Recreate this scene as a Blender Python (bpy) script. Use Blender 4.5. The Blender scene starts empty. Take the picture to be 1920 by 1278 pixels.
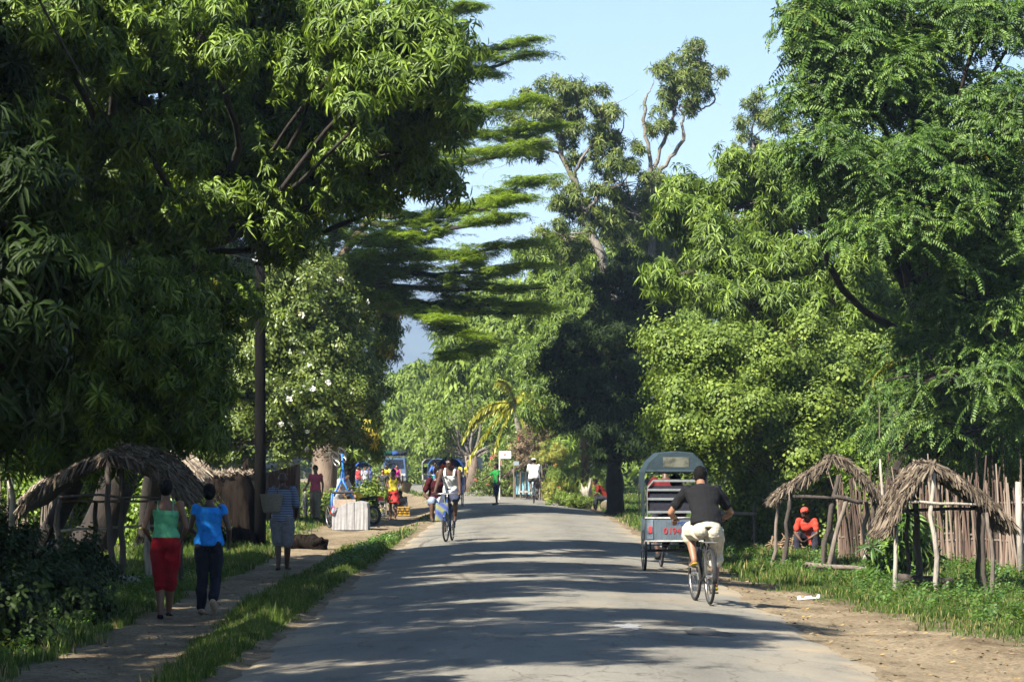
import bpy, bmesh, math, random
import numpy as np
from mathutils import Vector, Matrix
PI = math.pi
random.seed(7)
RNG = np.random.default_rng(11)
scene = bpy.context.scene
col = scene.collection

# ------------------------------------------------------------------ camera
F, CX, CY, HOR = 5333.33, 960.0, 639.0, 866.0
CAMZ = 1.62
TH = math.atan((HOR - CY) / F)
cam_d = bpy.data.cameras.new('camera'); cam = bpy.data.objects.new('camera', cam_d); col.objects.link(cam)
cam.location = (0, 0, CAMZ); cam.rotation_euler = (PI / 2 + TH, 0, 0)
cam_d.sensor_width = 36.0; cam_d.lens = 36.0 * F / 1920.0
cam_d.clip_start = 0.5; cam_d.clip_end = 30000
cam_d.dof.use_dof = True; cam_d.dof.focus_distance = 40.0; cam_d.dof.aperture_fstop = 12.0
scene.camera = cam
# ------------------------------------------------------------------ sky, sun, exposure
SUN_EL = math.radians(43); SUN_AZ = math.radians(222)       # azimuth clockwise from +Y, where the sun stands
sun_vec = Vector((math.sin(SUN_AZ) * math.cos(SUN_EL), math.cos(SUN_AZ) * math.cos(SUN_EL), math.sin(SUN_EL)))
w = bpy.data.worlds.new('World'); scene.world = w; w.use_nodes = True
nt = w.node_tree; nt.nodes.clear()
sky = nt.nodes.new('ShaderNodeTexSky'); sky.sky_type = 'NISHITA'; sky.sun_disc = False
sky.sun_elevation = SUN_EL; sky.sun_rotation = SUN_AZ; sky.air_density = 1.0; sky.dust_density = 0.1; sky.ozone_density = 3.0
bg = nt.nodes.new('ShaderNodeBackground'); bg.inputs['Strength'].default_value = 0.0455
out = nt.nodes.new('ShaderNodeOutputWorld')
nt.links.new(sky.outputs[0], bg.inputs[0]); nt.links.new(bg.outputs[0], out.inputs[0])
sd = bpy.data.lights.new('sun', 'SUN'); sd.energy = 5.0; sd.angle = math.radians(0.5); sd.color = (1.0, 0.94, 0.83)
so = bpy.data.objects.new('sun', sd); col.objects.link(so); so.rotation_euler = sun_vec.to_track_quat('Z', 'Y').to_euler()
so.location = (-20, -15, 30)
vs = scene.view_settings
vs.view_transform = 'Standard'; vs.look = 'None'; vs.gamma = 1.0; vs.exposure = 1.9
scene.cycles.max_bounces = 6; scene.cycles.diffuse_bounces = 3; scene.cycles.glossy_bounces = 2
scene.cycles.transmission_bounces = 4; scene.cycles.transparent_max_bounces = 6; scene.cycles.volume_bounces = 0
scene.cycles.use_adaptive_sampling = True; scene.cycles.adaptive_threshold = 0.02
scene.cycles.caustics_reflective = False; scene.cycles.caustics_refractive = False

# ------------------------------------------------------------------ photo pixel -> world helpers
CT, ST = math.cos(TH), math.sin(TH)
def P(px, py, Y):
    xr = (px - CX) / F; yu = (CY - py) / F
    d = (xr, CT - yu * ST, ST + yu * CT); t = Y / d[1]
    return Vector((d[0] * t, Y, CAMZ + d[2] * t))
def X(px, Y): return (px - CX) / F * Y
def cxr(y):
    y = np.asarray(y, float); return 0.35 - 0.00055 * np.clip(y - 85, 0, 1e9) ** 2 * np.where(y < 260, 1, 0) - np.where(y >= 260, 16.84 + 0.1925 * (y - 260), 0)
def hw(y): return 2.72
def sstep(a, b, x):
    t = np.clip((x - a) / (b - a), 0, 1); return t * t * (3 - 2 * t)
def fbm(x, y, s=1.0):
    return (np.sin(x * 1.7 * s + 1.3 * np.sin(y * 1.1 * s)) * np.cos(y * 1.3 * s + 0.7) + .5 * np.sin(x * 3.9 * s + y * 2.3 * s + 1) * np.cos(y * 4.1 * s - x * 1.9 * s) + .25 * np.sin(9.1 * x * s - 3 * y * s) * np.cos(7.7 * y * s + 2 * x * s))
def terr(x, y):
    x = np.asarray(x, float); y = np.asarray(y, float)
    u = x - cxr(y); a = np.abs(u)
    road = -0.13 * (np.minimum(a, 2.9) / 2.75) ** 2
    side = np.where(u < 0, -0.24, -0.20)
    s = sstep(2.7, 3.5, a)
    z = road * (1 - s) + (side + 0.025 * fbm(x, y, 1.0) + 0.012 * fbm(x, y, 4.0)) * s
    # raised verge between road and path on the left
    z = z + 0.07 * np.exp(-((u + 3.05) / 0.35) ** 2) * np.where(u < 0, 1, 0)
    z = z + 0.06 * sstep(4.6, 7.5, np.abs(u))
    z = z + 0.9 * sstep(60, 400, a) * 0
    return z
def tz(x, y): return float(terr(x, y))
def G(px, Y, dz=0.0):
    x = X(px, Y); return Vector((x, Y, tz(x, Y) + dz))

# ------------------------------------------------------------------ object helpers
def tag(o, label=None, cat=None, group=None, kind=None):
    if label: o['label'] = label
    if cat: o['category'] = cat
    if group: o['group'] = group
    if kind: o['kind'] = kind
    return o
def empty(name, loc, rz=0, label=None, cat=None, group=None):
    o = bpy.data.objects.new(name, None); col.objects.link(o); o.location = loc; o.rotation_euler = (0, 0, rz)
    o.empty_display_size = 0.2
    return tag(o, label, cat, group)
def link_mesh(name, me, mat, parent=None, local=False):
    """vertices given in world coordinates unless local; the parent's placement is undone"""
    o = bpy.data.objects.new(name, me); col.objects.link(o)
    if mat is not None:
        for m_ in (mat if isinstance(mat, (list, tuple)) else [mat]): me.materials.append(m_)
    if parent is not None:
        o.parent = parent
        if not local:
            bpy_m = Matrix.LocRotScale(parent.location, parent.rotation_euler, parent.scale)
            if parent.parent is not None:
                pp = parent.parent
                bpy_m = Matrix.LocRotScale(pp.location, pp.rotation_euler, pp.scale) @ parent.matrix_parent_inverse @ bpy_m
            o.matrix_parent_inverse = bpy_m.inverted()
    return o
def np_mesh(name, V, loops, totals, colr=None, smooth=False, matidx=None):
    me = bpy.data.meshes.new(name)
    V = np.asarray(V, np.float32); loops = np.asarray(loops, np.int32); totals = np.asarray(totals, np.int32)
    me.vertices.add(len(V)); me.vertices.foreach_set('co', V.ravel())
    me.loops.add(len(loops)); me.loops.foreach_set('vertex_index', loops)
    me.polygons.add(len(totals)); st = np.zeros(len(totals), np.int32); st[1:] = np.cumsum(totals)[:-1]
    me.polygons.foreach_set('loop_start', st); me.polygons.foreach_set('loop_total', totals)
    if smooth: me.polygons.foreach_set('use_smooth', np.ones(len(totals), bool))
    if matidx is not None: me.polygons.foreach_set('material_index', np.asarray(matidx, np.int32))
    if colr is not None:
        at = me.color_attributes.new('tint', 'FLOAT_COLOR', 'POINT')
        c4 = np.ones((len(V), 4), np.float32); c4[:, :colr.shape[1]] = colr
        at.data.foreach_set('color', c4.ravel())
    me.update(calc_edges=True)
    return me
class MB:
    """collects boxes, bars, tubes and lofts in one mesh"""
    def __init__(s): s.v = []; s.f = []; s.n = 0
    def add(s, vs, fs):
        b = s.n; s.v.extend([tuple(v) for v in vs]); s.n += len(vs); s.f.extend([tuple(i + b for i in f) for f in fs]); return s
    def box(s, c, size, rot=None):
        hx, hy, hz = size[0] / 2, size[1] / 2, size[2] / 2
        vs = [Vector((x, y, z)) for x in (-hx, hx) for y in (-hy, hy) for z in (-hz, hz)]
        if rot is not None:
            R = rot if isinstance(rot, Matrix) else Matrix.Rotation(rot, 3, 'Z'); vs = [R @ v for v in vs]
        vs = [v + Vector(c) for v in vs]
        return s.add(vs, [(0, 1, 3, 2), (4, 6, 7, 5), (0, 4, 5, 1), (2, 3, 7, 6), (0, 2, 6, 4), (1, 5, 7, 3)])
    def tube(s, pts, rad, n=8, cap=True, flat=1.0, up=None, closed=False):
        pts = [Vector(p) for p in pts]; m = len(pts)
        if not isinstance(rad, (list, tuple)): rad = [rad] * m
        rings = []; prev = None
        for i, p in enumerate(pts):
            if closed: t = pts[(i + 1) % m] - pts[i - 1]
            else: t = (pts[min(i + 1, m - 1)] - pts[max(i - 1, 0)])
            if t.length < 1e-9: t = Vector((0, 0, 1))
            t.normalize()
            a = Vector(up) if up is not None else (prev if prev is not None else (Vector((0, 0, 1)) if abs(t.z) < .9 else Vector((1, 0, 0))))
            x = a - t * a.dot(t)
            if x.length < 1e-6: x = t.orthogonal()
            x.normalize(); y = t.cross(x); prev = x
            r = rad[i]; rx, ry = (r if isinstance(r, tuple) else (r, r * flat))
            rings.append([p + x * (math.cos(2 * PI * k / n) * rx) + y * (math.sin(2 * PI * k / n) * ry) for k in range(n)])
        vs = [v for r in rings for v in r]; fs = []
        mm = m if closed else m - 1
        for i in range(mm):
            j = (i + 1) % m
            for k in range(n): fs.append((i * n + k, i * n + (k + 1) % n, j * n + (k + 1) % n, j * n + k))
        if cap and not closed:
            fs.append(tuple(range(n - 1, -1, -1))); fs.append(tuple((m - 1) * n + k for k in range(n)))
        return s.add(vs, fs)
    def ball(s, c, r, rot=None, nu=12, nv=8):
        c = Vector(c); r = r if isinstance(r, (tuple, list)) else (r, r, r)
        vs = [Vector((0, 0, r[2]))]
        for j in range(1, nv):
            a = PI * j / nv
            for i in range(nu):
                b = 2 * PI * i / nu; vs.append(Vector((r[0] * math.sin(a) * math.cos(b), r[1] * math.sin(a) * math.sin(b), r[2] * math.cos(a))))
        vs.append(Vector((0, 0, -r[2])))
        fs = [(0, 1 + i, 1 + (i + 1) % nu) for i in range(nu)]
        for j in range(nv - 2):
            for i in range(nu):
                a0 = 1 + j * nu; fs.append((a0 + i, a0 + nu + i, a0 + nu + (i + 1) % nu, a0 + (i + 1) % nu))
        l = len(vs) - 1; a0 = 1 + (nv - 2) * nu
        fs += [(l, a0 + (i + 1) % nu, a0 + i) for i in range(nu)]
        if rot is not None: vs = [rot @ v for v in vs]
        return s.add([v + c for v in vs], fs)
    def xf(s, M):
        s.v = [tuple(M @ Vector(v)) for v in s.v]; return s
    def build(s, name, mat, parent=None, local=False, smooth=False):
        me = bpy.data.meshes.new(name); me.from_pydata(s.v, [], s.f)
        if smooth: me.polygons.foreach_set('use_smooth', [True] * len(me.polygons))
        me.update()
        return link_mesh(name, me, mat, parent, local)

# ------------------------------------------------------------------ materials
def newmat(name):
    m = bpy.data.materials.new(name); m.use_nodes = True; t = m.node_tree; t.nodes.clear()
    o = t.nodes.new('ShaderNodeOutputMaterial'); b = t.nodes.new('ShaderNodeBsdfPrincipled'); t.links.new(b.outputs[0], o.inputs[0])
    return m, t, b, o
def N(t, typ, **kw):
    n = t.nodes.new(typ)
    for k, v in kw.items():
        if k in n.inputs: n.inputs[k].default_value = v
        else: setattr(n, k, v)
    return n
def ramp(t, fac, stops):
    r = t.nodes.new('ShaderNodeValToRGB'); t.links.new(fac, r.inputs[0]); e = r.color_ramp.elements
    while len(e) < len(stops): e.new(0.5)
    for i, (p, c) in enumerate(stops): e[i].position = p; e[i].color = (*c, 1)
    return r.outputs[0]
_mc = {}
def mat(name, c, rough=0.7, var=0.12, scale=8.0, bump=0.0, metal=0.0, spec=0.35, stretch=None, c2=None):
    """procedural: base colour broken up by two noises, optional bump"""
    if name in _mc: return _mc[name]
    m, t, b, o = newmat(name)
    tc = N(t, 'ShaderNodeTexCoord'); mp = N(t, 'ShaderNodeMapping'); t.links.new(tc.outputs['Object'], mp.inputs[0])
    if stretch: mp.inputs['Scale'].default_value = stretch
    n1 = N(t, 'ShaderNodeTexNoise', Scale=scale, Detail=6.0, Roughness=0.65); t.links.new(mp.outputs[0], n1.inputs['Vector'])
    c2 = c2 or tuple(min(1, x * (1 - var * 2.2)) for x in c)
    hi = tuple(min(1, x * (1 + var)) for x in c)
    cc = ramp(t, n1.outputs['Fac'], [(0.28, c2), (0.5, c), (0.72, hi)])
    t.links.new(cc, b.inputs['Base Color']); b.inputs['Roughness'].default_value = rough; b.inputs['Metallic'].default_value = metal
    b.inputs['Specular IOR Level'].default_value = spec
    if bump:
        bp = N(t, 'ShaderNodeBump', Strength=bump, Distance=0.02); n2 = N(t, 'ShaderNodeTexNoise', Scale=scale * 3, Detail=5.0)
        t.links.new(mp.outputs[0], n2.inputs['Vector']); t.links.new(n2.outputs['Fac'], bp.inputs['Height']); t.links.new(bp.outputs[0], b.inputs['Normal'])
    _mc[name] = m; return m
def leafmat(name, dark, mid, light, yellow=(0.42, 0.36, 0.05), trans=0.3, rough=0.42, spec=0.45, yamt=0.97):
    """tint.r = leaf variation, tint.g = spray variation (yellowing past yamt)"""
    if name in _mc: return _mc[name]
    m, t, b, o = newmat(name)
    a = N(t, 'ShaderNodeVertexColor'); a.layer_name = 'tint'; sp = N(t, 'ShaderNodeSeparateColor'); t.links.new(a.outputs[0], sp.inputs[0])
    base = ramp(t, sp.outputs[0], [(0.0, dark), (0.5, mid), (1.0, light)])
    gt = N(t, 'ShaderNodeMapRange'); gt.inputs[1].default_value = yamt - 0.01; gt.inputs[2].default_value = yamt + 0.01; t.links.new(sp.outputs[1], gt.inputs[0])
    mx = N(t, 'ShaderNodeMix', data_type='RGBA'); t.links.new(gt.outputs[0], mx.inputs[0]); t.links.new(base, mx.inputs[6]); mx.inputs[7].default_value = (*yellow, 1)
    t.links.new(mx.outputs[2], b.inputs['Base Color']); b.inputs['Roughness'].default_value = rough; b.inputs['Specular IOR Level'].default_value = spec
    tr = N(t, 'ShaderNodeBsdfTranslucent'); hs = N(t, 'ShaderNodeHueSaturation', Hue=0.49, Saturation=1.1, Value=1.5); t.links.new(mx.outputs[2], hs.inputs['Color'])
    t.links.new(hs.outputs[0], tr.inputs[0])
    ms = N(t, 'ShaderNodeMixShader'); ms.inputs[0].default_value = trans; t.links.new(b.outputs[0], ms.inputs[1]); t.links.new(tr.outputs[0], ms.inputs[2]); t.links.new(ms.outputs[0], o.inputs[0])
    _mc[name] = m; return m
# ================================================================== SETTING: ground, road, path, hill
def wob(y, k):      # irregular edge
    return 0.07 * np.sin(y * 0.9 + k) + 0.05 * np.sin(y * 2.3 + 2 * k) + 0.03 * np.sin(y * 6.1 + k)
def path_c(y): return cxr(y) - np.interp(y, [5, 15, 23, 34, 49, 62, 75, 90, 120, 200], [3.3, 3.5, 3.85, 4.3, 4.35, 4.55, 4.6, 4.6, 4.3, 4.0])
def path_w(y): return np.interp(y, [5, 20, 26, 34, 49, 62, 75, 90, 110, 200], [.9, .9, .75, .58, .6, .75, 1.4, 1.7, 1.5, 1.3])
def sand_r(y): return np.interp(y, [5, 15, 24, 30, 36, 44, 60, 80, 110, 140, 200], [5.2, 5.2, 5.0, 4.6, 4.0, 3.3, 2.95, 3.1, 3.5, 3.6, 3.3])
def soil_mask(x, y):
    """1 = bare sandy soil, 0 = grassed ground"""
    u = x - cxr(y); n = 0.18 * fbm(x, y, 1.6) + 0.08 * fbm(x, y, 6.0)
    m = 1 - sstep(0.75, 1.15, np.abs(x - path_c(y)) / path_w(y) + n)
    r = 1 - sstep(-0.4, 0.7, u - sand_r(y) + n * 1.3)
    r = r * np.where(u > 0, 1, 0)
    rd = 1 - sstep(np.where(u < 0, 2.70, 2.78), np.where(u < 0, 2.84, 3.02), np.abs(u) + n * .3)
    j = sstep(66, 76, y) * (1 - sstep(118, 135, y)) * np.where(u < 0, 1, 0) * (1 - sstep(5.2, 6.2, -u + n))   # sandy yard joins path and road
    patch = sstep(.55, .8, fbm(x, y, .8)) * (1 - sstep(88, 96, y)) * (1 - sstep(3.1, 3.6, -u)) * np.where(u < 0, 1, 0)
    return np.clip(np.maximum.reduce([m, r, rd, j * (1 - patch)]), 0, 1)
def strip_lines():
    xs = np.concatenate([-np.geomspace(2500, 16, 22), np.arange(-15.8, -7.0, .3), np.arange(-7.0, 8.0, .085), np.arange(8.0, 16, .3), np.geomspace(16, 2500, 22)])
    ys = np.concatenate([[-400, -60, 2], np.arange(6, 36, .14), np.arange(36, 70, .25), np.arange(70, 130, .6), np.arange(130, 290, 2.0), np.geomspace(290, 14000, 26)])
    return np.unique(np.round(xs, 4)), np.unique(np.round(ys, 4))
def grid_mesh(name, Xg, Yg, Zg, colr=None):
    ny, nx = Xg.shape; V = np.stack([Xg.ravel(), Yg.ravel(), Zg.ravel()], 1)
    i = np.arange(ny - 1)[:, None] * nx + np.arange(nx - 1)[None, :]
    q = np.stack([i, i + 1, i + nx + 1, i + nx], -1).reshape(-1, 4)
    return np_mesh(name, V, q.ravel(), np.full(len(q), 4), colr, smooth=True)
xs, ys = strip_lines()
Xg, Yg = np.meshgrid(xs, ys)
Zg = terr(Xg, Yg); Zg = Zg - 0.018 * (np.abs(Xg - cxr(Yg)) < 2.75)
sm = soil_mask(Xg, Yg) * (np.abs(Xg - cxr(Yg)) < 9)
gm, t, b, o = newmat('ground_soil')
tc = N(t, 'ShaderNodeTexCoord'); a = N(t, 'ShaderNodeVertexColor'); a.layer_name = 'tint'
s1 = N(t, 'ShaderNodeTexNoise', Scale=0.9, Detail=8.0, Roughness=.7); s2 = N(t, 'ShaderNodeTexNoise', Scale=19.0, Detail=6.0, Roughness=.75)
s3 = N(t, 'ShaderNodeTexVoronoi', Scale=26.0); s4 = N(t, 'ShaderNodeTexNoise', Scale=60.0, Detail=3.0)
for n_ in (s1, s2, s3, s4): t.links.new(tc.outputs['Object'], n_.inputs['Vector'])
sand = ramp(t, s1.outputs['Fac'], [(0.3, (0.15, 0.115, 0.07)), (0.5, (0.235, 0.185, 0.118)), (0.7, (0.30, 0.24, 0.155))])
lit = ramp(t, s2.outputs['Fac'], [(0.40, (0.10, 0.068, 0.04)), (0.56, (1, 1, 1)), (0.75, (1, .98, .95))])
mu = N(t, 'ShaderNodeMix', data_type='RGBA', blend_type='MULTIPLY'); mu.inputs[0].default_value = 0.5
t.links.new(sand, mu.inputs[6]); t.links.new(lit, mu.inputs[7])
leafd = ramp(t, s3.outputs['Distance'], [(0.10, (0.35, 0.22, 0.10)), (0.16, (1, 1, 1)), (1, (1, 1, 1))])
mu2 = N(t, 'ShaderNodeMix', data_type='RGBA', blend_type='MULTIPLY'); mu2.inputs[0].default_value = 0.22
t.links.new(mu.outputs[2], mu2.inputs[6]); t.links.new(leafd, mu2.inputs[7])
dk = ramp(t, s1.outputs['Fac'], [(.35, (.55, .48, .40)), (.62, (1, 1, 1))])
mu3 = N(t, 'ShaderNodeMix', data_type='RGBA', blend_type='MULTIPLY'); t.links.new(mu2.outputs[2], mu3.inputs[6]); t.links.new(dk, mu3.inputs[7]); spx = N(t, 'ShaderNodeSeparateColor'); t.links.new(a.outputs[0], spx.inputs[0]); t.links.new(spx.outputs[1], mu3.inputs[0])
grs = ramp(t, s2.outputs['Fac'], [(0.3, (0.03, 0.03, 0.014)), (0.55, (0.055, 0.06, 0.022)), (0.75, (0.10, 0.085, 0.045))])
sp = N(t, 'ShaderNodeSeparateColor'); t.links.new(a.outputs[0], sp.inputs[0])
mx = N(t, 'ShaderNodeMix', data_type='RGBA'); t.links.new(sp.outputs[0], mx.inputs[0]); t.links.new(grs, mx.inputs[6]); t.links.new(mu3.outputs[2], mx.inputs[7])
t.links.new(mx.outputs[2], b.inputs['Base Color']); b.inputs['Roughness'].default_value = .95; b.inputs['Specular IOR Level'].default_value = .15
bp = N(t, 'ShaderNodeBump', Strength=.9, Distance=.03); t.links.new(s2.outputs['Fac'], bp.inputs['Height'])
bp2 = N(t, 'ShaderNodeBump', Strength=.5, Distance=.01); t.links.new(s4.outputs['Fac'], bp2.inputs['Height']); t.links.new(bp.outputs[0], bp2.inputs['Normal']); t.links.new(bp2.outputs[0], b.inputs['Normal'])
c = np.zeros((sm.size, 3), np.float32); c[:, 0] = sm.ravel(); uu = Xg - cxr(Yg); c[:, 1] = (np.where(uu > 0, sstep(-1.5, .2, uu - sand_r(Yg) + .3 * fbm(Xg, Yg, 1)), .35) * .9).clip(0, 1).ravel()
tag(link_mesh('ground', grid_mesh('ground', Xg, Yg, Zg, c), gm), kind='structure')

# road sheet, worn edges
ry = np.concatenate([np.arange(4, 60, .12), np.arange(60, 130, .4), np.arange(130, 262, 1.5)])
ru = np.linspace(-1, 1, 41)
el = -(hw(ry) + wob(ry, 1.0)); er = hw(ry) + wob(ry, 4.2)
U = el[:, None] + (er - el)[:, None] * (ru[None, :] + 1) / 2
Yr = np.repeat(ry[:, None], len(ru), 1); Xr = U + cxr(Yr)
Zr = -0.13 * (np.minimum(np.abs(U), 2.9) / 2.75) ** 2 + 0.004 * fbm(Xr, Yr, .7)
Zr[:, 0] -= 0.035; Zr[:, -1] -= 0.035
rm, t, b, o = newmat('road_asphalt')
tc = N(t, 'ShaderNodeTexCoord'); mp = N(t, 'ShaderNodeMapping'); mp.inputs['Scale'].default_value = (1, .25, 1); t.links.new(tc.outputs['Object'], mp.inputs[0])
r1 = N(t, 'ShaderNodeTexNoise', Scale=1.1, Detail=8.0, Roughness=.65); t.links.new(mp.outputs[0], r1.inputs['Vector'])
r2 = N(t, 'ShaderNodeTexNoise', Scale=40.0, Detail=4.0); t.links.new(tc.outputs['Object'], r2.inputs['Vector'])
r3 = N(t, 'ShaderNodeTexVoronoi', Scale=1.3, feature='DISTANCE_TO_EDGE'); mp3 = N(t, 'ShaderNodeMapping'); t.links.new(tc.outputs['Object'], mp3.inputs[0]); t.links.new(mp3.outputs[0], r3.inputs['Vector'])
r1b = ramp(t, r1.outputs['Fac'], [(0.3, (0.128, 0.120, 0.102)), (0.5, (0.165, 0.156, 0.132)), (0.7, (0.198, 0.186, 0.153))])
r2b = ramp(t, r2.outputs['Fac'], [(0.35, (.80, .80, .80)), (0.6, (1.05, 1.04, 1.02))])
m1 = N(t, 'ShaderNodeMix', data_type='RGBA', blend_type='MULTIPLY'); m1.inputs[0].default_value = 1; t.links.new(r1b, m1.inputs[6]); t.links.new(r2b, m1.inputs[7])
a = N(t, 'ShaderNodeVertexColor'); a.layer_name = 'tint'; sp = N(t, 'ShaderNodeSeparateColor'); t.links.new(a.outputs[0], sp.inputs[0])
m2 = N(t, 'ShaderNodeMix', data_type='RGBA'); t.links.new(sp.outputs[0], m2.inputs[0]); t.links.new(m1.outputs[2], m2.inputs[6]); m2.inputs[7].default_value = (.27, .215, .14, 1)
wp = ramp(t, sp.outputs[1], [(0, (1, 1, 1)), (1, (.80, .80, .80))])
m3 = N(t, 'ShaderNodeMix', data_type='RGBA', blend_type='MULTIPLY'); m3.inputs[0].default_value = 1; t.links.new(m2.outputs[2], m3.inputs[6]); t.links.new(wp, m3.inputs[7])
mp3.inputs['Scale'].default_value = (1, .45, 1); nz = N(t, 'ShaderNodeTexNoise', Scale=2.2, Detail=5.0); t.links.new(tc.outputs['Object'], nz.inputs['Vector']); ad = N(t, 'ShaderNodeMix', data_type='RGBA', blend_type='ADD'); ad.inputs[0].default_value = .35
t.links.new(mp3.outputs[0], ad.inputs[6]); t.links.new(nz.outputs['Color'], ad.inputs[7]); t.links.new(ad.outputs[2], r3.inputs['Vector'])
crk = ramp(t, r3.outputs['Distance'], [(0.0, (.45, .43, .40)), (0.012, (1, 1, 1)), (1, (1, 1, 1))]); r5 = N(t, 'ShaderNodeTexNoise', Scale=.35, Detail=3.0); t.links.new(tc.outputs['Object'], r5.inputs['Vector'])
cm = ramp(t, r5.outputs['Fac'], [(.42, (0, 0, 0)), (.54, (1, 1, 1))]); m4 = N(t, 'ShaderNodeMix', data_type='RGBA', blend_type='MULTIPLY'); t.links.new(cm, m4.inputs[0]); t.links.new(m3.outputs[2], m4.inputs[6]); t.links.new(crk, m4.inputs[7])
st1 = N(t, 'ShaderNodeTexNoise', Scale=3.2, Detail=6.0, Roughness=.7); t.links.new(mp.outputs[0], st1.inputs['Vector']); st = ramp(t, st1.outputs['Fac'], [(.55, (1, 1, 1)), (.66, (.66, .64, .60))])
m5 = N(t, 'ShaderNodeMix', data_type='RGBA', blend_type='MULTIPLY'); m5.inputs[0].default_value = .8; t.links.new(m4.outputs[2], m5.inputs[6]); t.links.new(st, m5.inputs[7])
t.links.new(m5.outputs[2], b.inputs['Base Color']); b.inputs['Roughness'].default_value = .85; b.inputs['Specular IOR Level'].default_value = .25
bp = N(t, 'ShaderNodeBump', Strength=.35, Distance=.006); t.links.new(r2.outputs['Fac'], bp.inputs['Height']); t.links.new(bp.outputs[0], b.inputs['Normal'])
dust = np.clip(sstep(.80, 1.0, np.abs(U) / 2.75 + .10 * fbm(Xr, Yr, 1.2)) * .8 + .25 * sstep(.5, 1.1, fbm(Xr, Yr * .3, .9)), 0, 1)
c = np.zeros((dust.size, 3), np.float32); c[:, 0] = dust.ravel(); c[:, 1] = (np.exp(-((np.abs(U + .1 * fbm(Xr, Yr * .2, .5)) - 1.15) / .38) ** 2) * (.55 + .3 * fbm(Xr, Yr, .6))).clip(0, 1).ravel()
tag(link_mesh('road', grid_mesh('road', Xr, Yr, Zr, c), rm), kind='structure')
# worn patches and a shallow pothole on the road
def patch(name, cx_, cy_, rx, ry_, m, seed, dz=.006):
    rr = np.random.default_rng(seed); n = 40; vs = []; a_ = np.linspace(0, 2 * PI, n, endpoint=False)
    k = 1 + .16 * np.sin(3 * a_ + seed) + .12 * np.sin(7 * a_ + 2 * seed) + .06 * rr.normal(size=n)
    mb = MB(); c0 = (cx_, cy_); pts = [(cx_ + rx * k[i] * math.cos(a_[i]), cy_ + ry_ * k[i] * math.sin(a_[i])) for i in range(n)]
    def rz(x, y):
        u = x - float(cxr(y)); return -0.13 * (abs(u) / 2.75) ** 2 + 0.004 * float(fbm(x, y, .7)) + dz
    for f in (1.0, .5): vs += [(cx_ + (x - cx_) * f, cy_ + (y - cy_) * f, rz(cx_ + (x - cx_) * f, cy_ + (y - cy_) * f)) for x, y in pts]
    vs.append((cx_, cy_, rz(cx_, cy_)))
    fs = [(i, (i + 1) % n, n + (i + 1) % n, n + i) for i in range(n)] + [(n + i, n + (i + 1) % n, 2 * n) for i in range(n)]
    mb.add(vs, fs); ob = mb.build(name, m); return tag(ob, kind='structure')
M_tar = mat('tar_patch', (.05, .048, .045), .8, .3, 30, .5)
M_worn = mat('worn_patch', (.2, .2, .2), .8, .2, 30, .3)
patch('road_pothole', X(1325, 28), 27.9, .23, .6, M_tar, 3)
patch('road_patch', X(1177, 28.3), 28.3, .14, .5, M_worn, 5)
patch('road_patch', X(1270, 29.5), 29.4, .16, .45, mat('worn_brown', (.20, .15, .10), .9, .2, 20), 8)

# far mountain
hx = np.linspace(-1500, 1300, 90); hy = np.linspace(3300, 5200, 24); HX, HY = np.meshgrid(hx, hy)
crest = np.interp(hx, [-1500, -700, -420, -260, -130, -60, 60, 300, 700, 1300], [90, 190, 260, 275, 262, 215, 150, 90, 60, 40])
HZ = crest[None, :] * np.sin(np.clip((HY - 3300) / 1900, 0, 1) * PI) ** .7 + 14 * fbm(HX * .01, HY * .01, 1) * np.sin((HY - 3300) / 1900 * PI) - 1
M_hill = mat('forest_hill', (0.035, 0.05, 0.03), .95, .3, .01, 0)
tag(link_mesh('mountain', grid_mesh('mountain', HX, HY, HZ), M_hill), kind='structure')
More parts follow.
